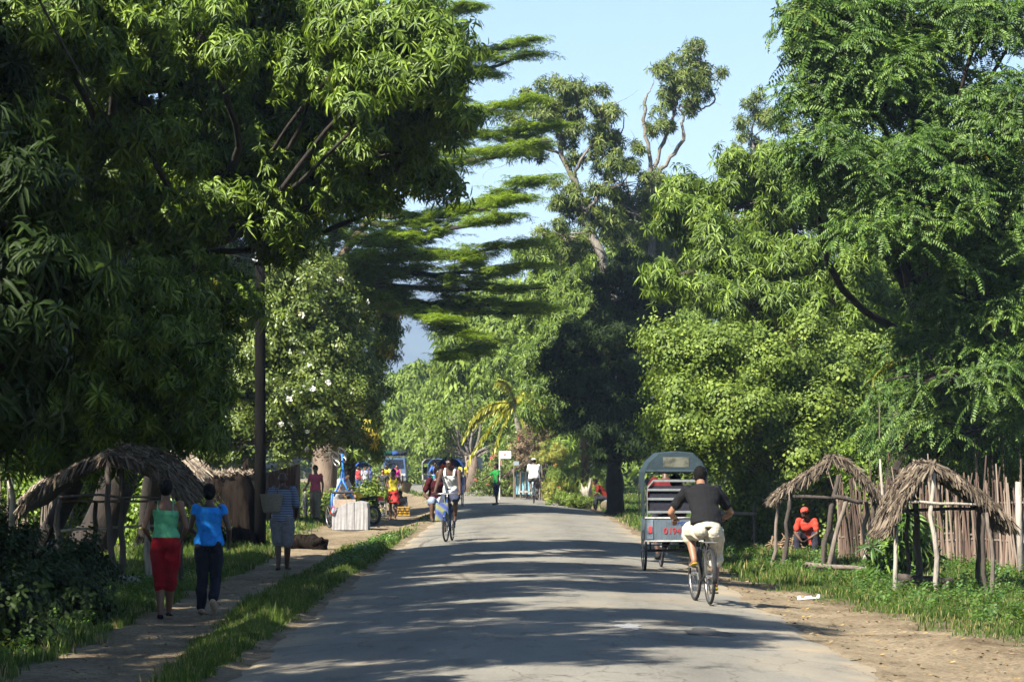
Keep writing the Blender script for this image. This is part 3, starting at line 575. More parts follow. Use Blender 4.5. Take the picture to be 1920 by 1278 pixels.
# ---- right: masses ------------------------------------------------------------------------
tree('mango_tree', 'shadowy dark mango leaning over the seated man right of the road', (1155, 98), [
    (1110, 650, 95, 75, 60), (1190, 560, 96, 60, 90), (1170, 720, 95, 70, 90), (1110, 750, 94, 50, 50), (1165, 825, 93, 62, 45), (1210, 660, 96, 50, 90), (1210, 800, 95, 50, 70)], T_MANGO2, LM['mango_shaded'], subr=.5, fill=1.6, per=22, trunk=(.30, .28), bark=M_barkd, fork=(1150, 860, 97), seed=11, ylean=0)
tree('mango_tree', 'leafy mango behind the dark one, filling the middle distance', (1100, 118), [
    (1060, 520, 118, 60, 60), (1010, 480, 119, 30, 40), (1100, 590, 116, 60, 50), (1030, 590, 117, 50, 60), (1180, 470, 117, 60, 70), (1060, 680, 116, 60, 60), (1060, 760, 116, 60, 60), (1250, 480, 116, 60, 80), (1240, 600, 112, 60, 90)], T_MANGO2, LM['mango'], subr=.55, fill=1.5, per=20, size=1.25, seed=12, trunk=(.3, .2), ylean=.004)
tree('mango_tree', 'broad sunlit mango with long drooping leaves above the lime shrub', (1430, 72), [
    (1290, 430, 66, 70, 60), (1300, 510, 66, 80, 60), (1370, 400, 68, 60, 60), (1440, 320, 68, 70, 60), (1390, 480, 66, 80, 70), (1500, 380, 69, 80, 70), (1490, 520, 66, 90, 80), (1560, 560, 65, 70, 70), (1410, 570, 65, 90, 60), (1560, 430, 70, 80, 80), (1620, 600, 66, 80, 80), (1290, 370, 68, 40, 30), (1700, 500, 70, 120, 160), (1800, 600, 72, 140, 160)],
    T_MANGO2, LM['mango'], subr=.42, fill=1.15, per=26, size=1.0, trunk=(.32, .24), fork=(1440, 620, 70), seed=13, ylean=.004)
tree('lime_shrub', 'big yellow green round leaved tree behind the rickshaw', (1420, 62), [
    (1330, 700, 58, 100, 70), (1440, 690, 58, 100, 70), (1280, 790, 57, 75, 75), (1380, 800, 57, 100, 80), (1490, 790, 58, 100, 80), (1580, 760, 59, 70, 70), (1300, 860, 57, 70, 35), (1560, 850, 58, 80, 45), (1440, 860, 57, 90, 40), (1300, 650, 59, 50, 35), (1600, 680, 60, 60, 50)],
    T_OVAL, LM['lime'], subr=.36, fill=1.2, per=44, size=1.15, droop=.2, trunk=(.16, .12), fork=(1410, 860, 60), seed=14, ylean=.001)
tree('ash_tree', 'large feathered leaf tree filling the upper right corner', (1700, 55), [
    (1560, 50, 50, 70, 55), (1610, 110, 50, 110, 80), (1500, 55, 50, 34, 14, .8), (1530, 25, 50, 46, 18, .9), (1505, 105, 50, 34, 12, .6), (1535, 150, 50, 34, 18, .6), (1528, 205, 50, 30, 18, .6), (1560, 190, 50, 70, 50), (1700, 60, 51, 130, 90), (1650, 200, 50, 110, 80), (1840, 40, 50, 80, 40), (1800, 200, 52, 110, 50), (1650, 320, 48, 130, 60), (1540, 300, 48, 60, 35), (1780, 330, 49, 130, 80), (1720, 420, 48, 120, 70), (1860, 430, 49, 100, 100), (1820, 560, 49, 110, 80), (1590, 370, 50, 80, 30), (1880, 240, 49, 70, 80), (1900, 60, 50, 50, 60)],
    T_PIN, LM['pin'], subr=.30, fill=.95, per=5, size=.92, droop=.08, trunk=(.40, .17), bark=M_barkd, fork=(1740, 640, 53), seed=15, ylean=.006, up=.6, upmix=.35)
tree('ash_tree', 'dark lower boughs of feathered leaves above the stick fence', (1665, 53), [
    (1780, 700, 49, 120, 60), (1870, 680, 49, 80, 90), (1850, 800, 50, 90, 60), (1740, 800, 51, 70, 55), (1690, 690, 51, 60, 60), (1680, 800, 55, 50, 60), (1790, 850, 52, 110, 30)],
    T_PIN, LM['pin'], subr=.34, fill=1.05, per=5, size=.8, droop=.15, trunk=(.28, .2), bark=M_barkd, fork=(1690, 770, 53), seed=16, up=.6, upmix=.35, ylean=.006)
# ================================================================== trees added left of the frame, mostly unseen, to cast shade on the road
for i, (lab, base, bl) in enumerate([
    ('unseen mango tree added left of the frame to shade the near path', (-8.2, 21), [(-7.5, 18, 7.6, 2.6, 2.4, 1.5), (-5.2, 20.5, 7.6, 2.0, 1.6, 1.0), (-8.5, 24, 8.0, 2.4, 2.4, 1.6), (-4.2, 24.0, 8.0, 1.5, 1.1, .7), (-9, 21, 4.2, 2.0, 2.6, 1.6)]),
    ('mango tree added left of the frame to shade the footpath and the grass', (-9.0, 32), [(-8, 29, 8.2, 2.3, 2.2, 1.5), (-5.6, 31, 8.6, 1.7, 1.3, .9), (-4.6, 34.2, 9.2, 1.5, 1.2, .8), (-9.5, 34, 7.5, 2.2, 2.4, 2.0), (-9.5, 31, 4.0, 2, 2.6, 1.8), (-6.5, 37, 8.8, 1.8, 1.5, 1.2), (-10.3, 41, 6.8, 2.4, 2.4, 2.4), (-9.3, 36, 5.5, 2, 2.2, 2.2), (-9.2, 40.2, 8.0, 2.0, 2.0, 1.5), (-8.7, 42.5, 7.2, 1.2, 1.2, 1.2), (-8.2, 43, 5.6, .8, .9, .9)]),
    ('unseen mango tree added near the camera at the left to cast shade', (-9.0, 8), [(-8, 9, 6.8, 2.6, 2.6, 1.8), (-9, 13, 6.8, 2.5, 2.5, 1.8), (-11, 5, 6, 3, 3, 2.2), (-10, 15, 4.0, 2, 2.6, 1.8)])]):
    tree('mango_tree', lab, base, bl, T_MANGO2, LM['mango_shaded'], subr=.5, fill=1.7, per=11, size=1.3, trunk=(.35, .22), bark=M_barkd, seed=60 + i, world=True, twigs=False, fork=(base[0], base[1], 4.5))
# ---- trees closing the view behind fences and huts
back = [
    ('dense tree behind the left stall', (40, 92), [(60, 800, 90, 120, 70), (0, 700, 92, 140, 110), (170, 780, 94, 90, 70), (300, 780, 96, 80, 60)], T_MANGO2, 'mango', .6),
    ('leafy tree top showing between the mango crown and the feathery tree', (300, 100), [(300, 640, 100, 120, 120), (440, 560, 102, 90, 110), (330, 480, 100, 130, 110), (480, 440, 104, 90, 80), (180, 520, 100, 140, 140)], T_MANGO2, 'mango_shaded', .6),
    ('tall dark tree behind the upper left crowns', (100, 84), [(60, 380, 80, 140, 120), (250, 330, 82, 130, 130), (420, 300, 84, 130, 120), (140, 180, 80, 110, 90), (330, 80, 84, 150, 110), (520, 240, 88, 100, 110), (560, 60, 88, 120, 90)], T_MANGO2, 'mango_shaded', .65),
    ('thick green tree behind the right stick fence', (1830, 90), [(1800, 760, 88, 150, 90), (1900, 640, 90, 140, 130), (1650, 760, 90, 110, 90), (1760, 560, 92, 120, 120), (1880, 430, 94, 110, 130), (1640, 600, 92, 100, 120)], T_MANGO2, 'mango', .6),
    ('green tree behind the grey plank fence', (1500, 100), [(1480, 760, 98, 110, 90), (1380, 700, 100, 100, 100), (1280, 740, 102, 80, 110), (1560, 640, 98, 90, 110), (1330, 600, 104, 90, 90), (1450, 560, 104, 90, 80)], T_MANGO2, 'mango', .6),
]
for i, (lab, base, bl, T_, m_, sr) in enumerate(back):
    tree('broadleaf_tree', lab, base, bl, T_, LM[m_], subr=sr, fill=1.4, per=17, size=1.5, droop=.6, trunk=(.3, .2), bark=M_barkd, seed=80 + i, twigs=False, ylean=0)
# ---- a far wood closing the valley left and right
rng = np.random.default_rng(5); Cw, Dw, Sw = [], [], []
for (x0, y0, x1, y1, h, n) in ((-80, 250, -34, 262, 7, 2600), (-30, 300, 40, 300, 9, 3000), (-60, 120, -16, 170, 6, 2600), (-16, 118, -11, 110, 4, 700), (12, 140, 60, 150, 8, 2600), (5, 215, 40, 190, 9, 2400), (-190, 290, -60, 330, 12, 2200), (30, 300, 160, 300, 12, 2200)):
    t_ = rng.random(n); x = x0 + (x1 - x0) * t_; y = y0 + (y1 - y0) * t_ + rng.normal(size=n) * 4
    hh = h * (.65 + .35 * np.sin(x * .35 + y0) * np.sin(x * .13 + 1)) ; z = hh * rng.random(n) ** .6
    Cw.append(np.stack([x, y, z], 1)); d = sph(n, rng) * .6 + np.array([-.2, -.5, .6]); Dw.append(d); Sw.append(np.full(n, 4.2))
tag(leaves_obj('woods', [scatter(T_FAR, np.concatenate(Cw), np.concatenate(Dw), np.concatenate(Sw), .3, rng)], LM['far'], None), 'distant belt of mixed trees closing the valley', 'woods', kind='stuff')

# ================================================================== SHRUBS
def shrub(name, label, blobs, T, m, subr=.28, fill=1.4, per=14, size=1.0, seed=1, group=None, flowers=None, cat='shrub', droop=.3, ylean=.01, up=.4):
    """blobs: (px, Y, height m, width m[, lift]) mounds growing out of the ground"""
    rng = np.random.default_rng(seed); px, Y = blobs[0][0], blobs[0][1]
    bx = G(px, Y); root = empty(name, bx, 0, label, cat, group); B = []
    for b_ in blobs:
        g = G(b_[0], b_[1]); lift = b_[4] if len(b_) > 4 else 0
        B.append(((g.x, g.y, g.z + lift + b_[2] * .5), (b_[3] * .5, b_[3] * .4, b_[2] * .55)))
    C, R, D = subclumps(B, subr, fill, rng, -1); k = C[:, 2] > terr(C[:, 0], C[:, 1]) + .03; C, R, D = C[k], R[k], D[k]
    p, d, y = clusters(C, R, D, per, rng, .8, up, ylean); k = p[:, 2] > terr(p[:, 0], p[:, 1]) + .02; p, d, y = p[k], d[k], y[k]
    leaves_obj('foliage', [scatter(T, p, d, size, droop, rng, 0, y)], m, root)
    mb = MB()
    for i in rng.permutation(len(C))[:40]:
        j = np.argmin([(C[i][0] - b_[0][0]) ** 2 + (C[i][1] - b_[0][1]) ** 2 for b_ in B]); b0 = B[j][0]
        limb(mb, (b0[0] + rng.normal() * .08, b0[1] + rng.normal() * .08, tz(b0[0], b0[1]) - .03), C[i], .022, .006, rng, .1, 5, 5)
    mb.build('stem', M_barkd, root)
    if flowers:
        tf = tpl_oval(9, .05, .04, .05); n = flowers[1]; sel = rng.permutation(len(C)); sel = sel[D[sel, 1] < .2][:n]
        leaves_obj('blossom', [scatter(tf, C[sel] + D[sel] * R[sel][:, None] * 1.1, D[sel], flowers[2], 0, rng)], flowers[0], root)
    return root
M_orange = mat('orange_petal', (.45, .12, .02), .7, .2, 20); M_pink = mat('pink_petal', (.40, .07, .08), .7, .2, 20)
shrub('flowering_shrub', 'green shrub with orange flowers beside the shaded trunk', [(1080, 118, 1.9, 1.6), (1110, 118, 2.1, 1.4), (1060, 119, 1.5, 1.2), (1130, 117, 1.6, 1.0)], T_PIN, LM['lime'], .3, 1.3, 5, .6, 21, flowers=(M_orange, 22, 1.1))
shrub('croton_shrub', 'yellow variegated croton shrub by the roadside, right of the cyclist in white', [(1045, 118, .95, .95), (1065, 118, .85, .8), (1030, 118, .7, .6)], T_MANGO2, LM['croton'], .2, 1.4, 9, .55, 22, droop=0)
shrub('croton_shrub', 'tall yellow croton above the kiosk roof', [(1025, 124, .9, .9, 1.6), (1040, 125, .8, .7, 1.7)], T_MANGO2, LM['croton'], .22, 1.4, 9, .6, 23, droop=0)
shrub('flowering_shrub', 'tangled shrub with pink flowers behind the white sign', [(945, 135, 1.9, 1.5), (925, 136, 1.2, 1.2), (960, 134, 2.6, 1.4), (985, 133, 2.6, 1.3, .5), (905, 138, 1.0, .9)], T_OVAL2, LM['olive'], .35, 1.5, 14, 1.0, 24, flowers=(M_pink, 34, 1.2))
shrub('dry_creeper', 'brown dried creeper hanging over the kiosk', [(1000, 131, 1.0, 1.1, 2.3), (990, 130, .9, .9, 1.5), (1010, 131, .8, .7, 3.1)], T_OVAL2, LM['dry'], .25, 1.3, 14, 1.0, 25)
shrub('verge_bush', 'low bush on the bank between the croton and the seated man', [(1080, 106, .45, 1.0), (1050, 110, .4, .9)], T_WEED, LM['lime'], .18, 1.4, 12, 1.1, 26)
for i, (px, Y, h, w_, lab, T_, m_) in enumerate([
    (70, 62, 1.6, 2.6, 'leafy shrub behind the far pale thatch roof', T_OVAL, 'mango'), (250, 60, 1.5, 2.4, 'green shrub filling the inside of the left stall', T_OVAL, 'mango'), (320, 58, 1.1, 1.8, 'shrub under the mango boughs left of the stump', T_OVAL, 'mango'),
    (-10, 48, 1.0, 1.3, 'dark leafy shrub at the left edge before the stall', T_MANGO2, 'mango_shaded'), (110, 40, .45, 1.5, 'low dark shrub at the foot of the left stall', T_OVAL2, 'mango_shaded'), (-90, 35, .9, 1.6, 'dark shrub at the left edge of the picture', T_OVAL2, 'mango_shaded'),
    (60, 33, .32, 1.6, 'low creeping shrub left of the near path', T_OVAL2, 'mango_shaded'), (-60, 28, .5, 1.4, 'shadowy shrub in the bottom left corner', T_OVAL2, 'mango_shaded'), (350, 84, 1.6, 2.0, 'sunlit green shrub beside the plank hut', T_OVAL2, 'lime'),
    (290, 90, 1.8, 3.0, 'sunlit shrub showing through the left stall', T_OVAL2, 'lime'), (150, 92, 1.8, 3.0, 'sunlit bush behind the far thatch roof', T_OVAL2, 'lime'), (20, 90, 2.0, 3.5, 'bright bush at the far left edge', T_OVAL2, 'lime'),
    (680, 93, .9, .8, 'leafy weed clump behind the upturned handcart', T_OVAL2, 'lime'), (610, 92, .7, .9, 'small bush behind the man in the pink vest', T_OVAL2, 'lime'),
    (1560, 58, 1.4, 1.6, 'creeper covered bush between the plank fence and the gate post', T_OVAL, 'lime'), (1395, 60, 1.9, 1.4, 'leafy creeper right of the rickshaw', T_OVAL, 'lime'), (1480, 62, 2.1, 1.6, 'creeper hanging over the plank fence', T_OVAL, 'lime'),
    (1696, 43.5, .8, .5, 'young glossy shrub growing inside the right stall', T_MANGO2, 'pin'), (1830, 54, 2.2, 2.6, 'bush rising behind the stick fence', T_OVAL, 'lime'), (1700, 56, 2.0, 2.6, 'leafy bush behind the stick fence, left part', T_OVAL, 'mango'), (1930, 53, 2.2, 2.2, 'bush at the right edge behind the fence', T_OVAL2, 'lime'),
    (735, 225, 1.3, 6.5, 'weedy bush before the white wall, left of the van', T_OVAL2, 'lime'), (790, 224, 1.1, 4, 'weedy bush before the white wall, right of the van', T_OVAL2, 'lime'), (700, 226, 1.4, 5, 'bush before the left end of the white wall', T_OVAL2, 'lime')]):
    big = Y > 150
    k_ = 18 * min(1, 60 / Y) if Y > 60 else 18
    shrub('shrub', lab, [(px, Y, h, w_), (px + 18, Y + .4, h * .8, w_ * .6), (px - 20, Y - .2, h * .7, w_ * .6)], T_, LM[m_], .3 if not big else .6, 1.3, (40 if ('dark' in lab or 'low creeping' in lab or 'shadowy' in lab) else 18) if T_ is not T_MANGO2 else 12, (1.3 if not big else 2.6) * (.62 if 'dark' in lab or 'low creeping' in lab or 'shadowy' in lab else 1), 200 + i)

# ================================================================== GRASS AND WEEDS
def grass_blades(x, y, h, w, rng, lean=.5):
    n = len(x); z = terr(x, y) - .01; a = rng.random(n) * 2 * PI; s_ = np.stack([np.cos(a), np.sin(a), a * 0], 1) * w[:, None] * .5
    la = rng.random(n) * 2 * PI; L = np.stack([np.cos(la), np.sin(la), la * 0], 1) * (h * lean * rng.random(n))[:, None]
    b = np.stack([x, y, z], 1); up = np.stack([x * 0, x * 0, h], 1)
    m = b + up * .55 + L * .35; t_ = b + up * rng.uniform(.8, 1, n)[:, None] + L
    V = np.stack([b - s_, b + s_, m + s_ * .8, m - s_ * .8, t_], 1).reshape(-1, 3)
    k = np.arange(n)[:, None] * 5; loops = (k + np.array([0, 1, 2, 3, 3, 2, 4])[None, :]).ravel(); tot = np.tile([4, 3], n)
    r_ = np.repeat(np.clip(.5 + .22 * fbm(x, y, 2.2) + rng.normal(size=n) * .2, 0, 1), 5); g_ = np.repeat(np.where(rng.random(n) < .08 + .22 * (fbm(x, y, .9) > .6), .99, .5), 5)
    return V.astype(np.float32), loops, tot, np.stack([r_, g_, r_ * 0], 1).astype(np.float32)
rng = np.random.default_rng(77)
def grass_zone(y0, y1, u0, u1, dens, h, w, tuft=1.0):
    n = int((y1 - y0) * (u1 - u0) * dens); y = rng.uniform(y0, y1, n); x = cxr(y) + rng.uniform(u0, u1, n)
    keep = (soil_mask(x, y) < .15 + .75 * rng.random(n) ** 1.6) & (np.abs(x) < .19 * y + 1.2)
    x, y = x[keep], y[keep]; hh = h * np.clip(.55 + .45 * fbm(x, y, 1.8 * tuft) + .25 * fbm(x, y, 7), .22, 1.6) * rng.uniform(.6, 1.15, len(x))
    u = x - cxr(y); hh *= np.clip((np.abs(u) - 2.66) / .22, .3, 1)
    return grass_blades(x, y, hh, np.full(len(x), w) * rng.uniform(.7, 1.3, len(x)), rng)
G_ = [grass_zone(19, 36, -4.0, -2.62, 2900, .20, .009), grass_zone(36, 62, -4.2, -2.7, 1700, .17, .013), grass_zone(20, 60, -8.5, -4.0, 800, .20, .014), grass_zone(62, 135, -7, -2.7, 240, .15, .03), grass_zone(60, 150, -16, -6, 70, .2, .05),
      grass_zone(22, 42, 3.2, 7.5, 1150, .15, .012), grass_zone(42, 66, 2.9, 7.5, 800, .22, .016), grass_zone(66, 135, 2.7, 7.5, 330, .22, .03), grass_zone(60, 110, 6.5, 16, 60, .25, .05), grass_zone(135, 255, 2.6, 12, 60, .3, .08), grass_zone(135, 255, -20, -2.6, 60, .3, .08)]
M_grass = leafmat('grass_blade', (.022, .045, .008), (.055, .10, .014), (.12, .165, .03), yellow=(.26, .22, .09), trans=.3, rough=.6, spec=.2)
tag(leaves_obj('grass', G_, M_grass, None), 'tufty green grass along the verges and banks', 'grass', kind='stuff')
Cw, Dw = [], []
for (y0, y1, u0, u1, dens) in ((26, 44, 4.2, 7.8, 14), (44, 64, 3.4, 7.5, 13), (46, 62, -3.5, -2.85, 30), (24, 46, -8, -4.9, 10), (66, 110, 3.2, 6, 5)):
    n = int((y1 - y0) * (u1 - u0) * dens); y = rng.uniform(y0, y1, n); x = cxr(y) + rng.uniform(u0, u1, n); k = (soil_mask(x, y) < .5 * rng.random(n)) & (fbm(x, y, 1.3) > -.5); x, y = x[k], y[k]
    for j in range(2): Cw.append(np.stack([x + rng.normal(size=len(x)) * .05, y, terr(x, y) + .04 + rng.uniform(0, .13, len(x))], 1)); Dw.append(sph(len(x), rng) * .5 + np.array([0, 0, 1]))
tag(leaves_obj('weeds', [scatter(T_WEED, np.concatenate(Cw), np.concatenate(Dw), .75, .1, rng)], leafmat('weed_leaf', (.025, .06, .010), (.055, .12, .018), (.11, .19, .03), trans=.35, rough=.5), None), 'leafy weeds among the grass on the banks', 'weeds', kind='stuff')
# fallen leaves and twigs on the dirt shoulders
n = 2600; y = rng.uniform(22, 48, n) ** 1.0; x = cxr(y) + np.where(rng.random(n) < .72, rng.uniform(2.6, 6.2, n), rng.uniform(-5.2, -2.6, n)); k = soil_mask(x, y) > .4; x, y = x[k], y[k]
tl = Tpl(); tl.hexa((-.02, 0, 0), (1, 0, .1), .05, .02, (0, 1, .2)); tl.done()
tag(leaves_obj('leaf_litter', [scatter(tl, np.stack([x, y, terr(x, y) + .008], 1), sph(len(x), rng) * .25 + np.array([0, 0, 1]), 1.1, 0, rng)], leafmat('litter_leaf', (.05, .03, .015), (.16, .10, .04), (.38, .27, .08), trans=0, rough=.8), None), 'fallen yellow and brown leaves on the dirt', 'leaf litter', kind='stuff')
# ================================================================== FIGURES
REMESH = []
def soft(mb, name, m, parent, vox, smooth=4, wr=0.0, wscale=14.0, disp=0.0):
    """joins overlapping pieces into one continuous surface (voxel remesh, applied at the end)"""
    o = mb.build(name, m, parent, local=True, smooth=True)
    r = o.modifiers.new('r', 'REMESH'); r.mode = 'VOXEL'; r.voxel_size = vox; r.use_smooth_shade = True
    s = o.modifiers.new('s', 'SMOOTH'); s.iterations = smooth; s.factor = .5
    REMESH.append((o, wr, wscale)); return o
def apply_remesh():
    dg = bpy.context.evaluated_depsgraph_get(); dg.update()
    new = []
    for o, wr, ws in REMESH:
        me = bpy.data.meshes.new_from_object(o.evaluated_get(dg)); new.append(me)
    for (o, wr, ws), me in zip(REMESH, new):
        o.modifiers.clear(); o.data = me
        n = len(me.vertices)
        if n == 0: continue
        me.polygons.foreach_set('use_smooth', [True] * len(me.polygons))
        if wr:
            co = np.empty(n * 3, np.float32); me.vertices.foreach_get('co', co); co = co.reshape(-1, 3); no = np.empty(n * 3, np.float32); me.vertices.foreach_get('normal', no); no = no.reshape(-1, 3)
            x, y, z = co.T; h = np.sin(z * ws * 3.1 + 2.2 * np.sin(x * ws + 1) + y * ws) + .6 * np.sin(x * ws * 2.3 + z * ws * 1.7 + 2 * np.sin(y * ws * 1.4)) + .4 * np.sin(z * ws * 6 + x * 20)
            co += no * (h * wr)[:, None]; me.vertices.foreach_set('co', co.ravel())
        me.update()
def cloth(name, c, var=.18): return mat('cloth_' + name, c, .9, var, 16, .25, spec=.15)
SK = {'dark': mat('skin_dark', (.060, .030, .018), .5, .15, 10, spec=.4), 'mid': mat('skin_brown', (.14, .068, .038), .5, .15, 10, spec=.4), 'warm': mat('skin_warm', (.21, .105, .06), .5, .12, 10, spec=.4)}
M_hair = mat('hair_black', (.005, .0045, .004), .85, .3, 60, .5, spec=.12)
M_sole = mat('sandal_sole', (.16, .13, .10), .8)
BASE = dict(pelvis=(0, 0, .93), waist=(0, .005, 1.08), chest=(0, .0, 1.29), neck=(0, -.01, 1.455), head=(0, .015, 1.60),
            shL=(-.175, -.01, 1.405), elL=(-.225, -.03, 1.12), wrL=(-.235, .05, .88), shR=(.175, -.01, 1.405), elR=(.225, -.03, 1.12), wrR=(.235, .05, .88),
            hipL=(-.088, 0, .90), knL=(-.095, .015, .49), anL=(-.095, -.025, .085), toeL=(-.11, .15, .03), hipR=(.088, 0, .90), knR=(.095, .015, .49), anR=(.095, -.025, .085), toeR=(.11, .15, .03))
def person(label, loc, yaw, H=1.7, pose=None, skin='mid', top=None, bottom=None, hair='short', shoes=None, female=False, vox=.014, fat=1.0, hat=None, grip=False, group=None, name='person'):
    k = H / 1.7; J = {a: Vector(v) for a, v in BASE.items()}
    if pose:
        for a, v in pose.items():
            if a in J: J[a] = Vector(v)
    lat = (J['shR'] - J['shL']).normalized(); hl = (J['hipR'] - J['hipL']).normalized()
    root = empty(name, loc, yaw, label, 'person', group)
    sk = SK[skin]
    spine = [J['pelvis'] + (J['pelvis'] - J['waist']).normalized() * .05, J['pelvis'], J['waist'], J['chest'], (J['shL'] + J['shR']) / 2 + (J['neck'] - J['chest']) * .12, J['neck']]
    def sp_pt(t_):      # 0 pelvis bottom .. 1 neck base
        L = [(spine[i + 1] - spine[i]).length for i in range(len(spine) - 1)]; d = t_ * sum(L)
        for i, l in enumerate(L):
            if d <= l or i == len(L) - 1: return spine[i].lerp(spine[i + 1], d / l)
            d -= l
    prof = [(0, .13, .095), (.12, .16 if female else .15, .108), (.25, .150 if female else .145, .10), (.40, .122 if female else .135, .088), (.55, .135 if female else .148, .098), (.72, .158 if female else .172, .108), (.84, .165 if female else .18, .095), (.93, .11, .07), (1, .06, .058)]
    def torso(mb, infl, t0=0, t1=1, wide=0, n=22, flare=0):
        pts, rr = [], []
        for i in range(n):
            t_ = t0 + (t1 - t0) * i / (n - 1); a_ = np.interp(t_, [p[0] for p in prof], [p[1] for p in prof]); b_ = np.interp(t_, [p[0] for p in prof], [p[2] for p in prof])
            e = flare * (1 - i / (n - 1)) ** 2
            pts.append(sp_pt(t_)); rr.append(((a_ + infl) * fat + e, (b_ + infl) * fat + e * .7))
        mb.tube(pts, rr, 20, up=tuple(lat.lerp(hl, .4)))
    def limbt(mb, joints, rads, t0=0., t1=1., infl=0., flare=0., n=10):
        a, m_, b_ = joints; pts, rr = [], []
        for i in range(n + 1):
            t_ = t0 + (t1 - t0) * i / n; q = a.lerp(m_, t_ * 2) if t_ < .5 else m_.lerp(b_, t_ * 2 - 1)
            pts.append(q); rr.append((np.interp(t_, [0, .2, .46, .54, .66, 1], rads) + infl) * (1 + (fat - 1) * .5) + flare * i / n)
        mb.tube(pts, rr, 12); mb.ball(pts[-1], rr[-1] * .98 if not (infl) else rr[-1] * .9, nu=10, nv=6)
    ARM = [.052, .046, .038, .038, .040, .026]; LEG = [.088, .082, .056, .053, .058, .036]
    if female: ARM = [a * .88 for a in ARM]
    b = MB(); torso(b, 0)
    if female:
        for s_ in (-1, 1): f_ = lat.cross(J['neck'] - J['chest']).normalized() * -1; b.ball(J['chest'] + lat * .07 * s_ + Vector((0, .085, 0)), (.055, .05, .055))
    for s_ in 'LR':
        b.ball(J['sh' + s_], .058 * (.9 if female else 1)); limbt(b, (J['sh' + s_], J['el' + s_], J['wr' + s_]), ARM)
        b.ball(J['hip' + s_], .09); limbt(b, (J['hip' + s_], J['kn' + s_], J['an' + s_]), LEG)
        b.ball(J['hip' + s_] + Vector((0, -.045, -.0)), (.085, .075, .09)); an, toe = J['an' + s_], J['toe' + s_]
        heel = an + (an - toe).normalized() * .035 + Vector((0, 0, -.035))
        b.tube([heel, an + Vector((0, 0, -.02)), an.lerp(toe, .55) + Vector((0, 0, .0)), toe], [.030, .038, .036, .022], 10, flat=.8); b.ball(toe, (.034, .03, .018))
        # hand: palm, four fingers, thumb from its side
        w_, e_ = J['wr' + s_], J['el' + s_]; d = (w_ - e_).normalized(); hd = (pose or {}).get('hand' + s_); d = Vector(hd).normalized() if hd else d
        side = Vector((0, 1, 0)) if abs(d.y) < .8 else Vector((1, 0, 0)); side = (side - d * side.dot(d)).normalized(); pn = d.cross(side)
        sg = -1 if s_ == 'L' else 1
        b.tube([w_, w_ + d * .045, w_ + d * .09], [(.027, .018), (.038, .017), (.036, .014)], 10, up=tuple(side))
        for q in range(4):
            o_ = w_ + d * .088 + side * (.028 - .019 * q); ln = (.062, .072, .068, .052)[q]; cu = (-pn if sg > 0 else pn) * (.9 if grip else .35)
            d2 = (d + cu * .6).normalized(); d3 = (d + cu * 2.2).normalized()
            b.tube([o_ - d * .02, o_ + d * .005, o_ + d2 * ln * .5, o_ + d2 * ln * .5 + d3 * ln * .5], [.0095, .0095, .0085, .007], 7)
        t0_ = w_ + d * .03 + side * .03; b.tube([t0_, t0_ + (side * .8 + d * .6).normalized() * .03, t0_ + (side * .5 + d).normalized() * .06], [.012, .0105, .008], 7)
    hd_ = J['head']; nk = J['neck']; ha = (pose or {}).get('headyaw', 0); hp = (pose or {}).get('headpitch', 0); HR = Matrix.Rotation(ha, 3, 'Z') @ Matrix.Rotation(hp, 3, 'X')
    b.tube([nk - (hd_ - nk) * .2, nk.lerp(hd_, .5), hd_], [.062, .052, .05], 12)
    def H_(v): return hd_ + HR @ Vector(v)
    b.ball(hd_ + Vector((0, 0, .0)), (.074, .090, .108), rot=HR, nu=16, nv=12); b.ball(H_((0, .035, -.055)), (.052, .05, .05), rot=HR)
    b.tube([H_((0, .082, .018)), H_((0, .106, -.018)), H_((0, .09, -.03))], [.010, .016, .013], 8)
    for s_ in (-1, 1): b.ball(H_((s_ * .076, -.005, -.005)), (.011, .022, .032), rot=HR, nu=8, nv=6); b.ball(H_((s_ * .030, .078, .020)), (.018, .012, .010), nu=8, nv=6)
    b.ball(H_((0, .086, -.052)), (.026, .014, .007), nu=8, nv=6); b.ball(H_((0, .084, -.064)), (.022, .013, .007), nu=8, nv=6)
    if k != 1: b.xf(Matrix.Scale(k, 4))
    bo = soft(b, 'body', sk, root, min(vox, .011) * k if vox < .016 else vox, 3)
    if vox < .02 and abs(yaw) > 1.2:
        e = MB(); [e.ball(H_((s_ * .030, .088, .016)) * k, (.012 * k, .006 * k, .006 * k), nu=8, nv=6) for s_ in (-1, 1)]
        eo = e.build('eyes', mat('eye_white', (.5, .48, .45), .3), bo, local=True)
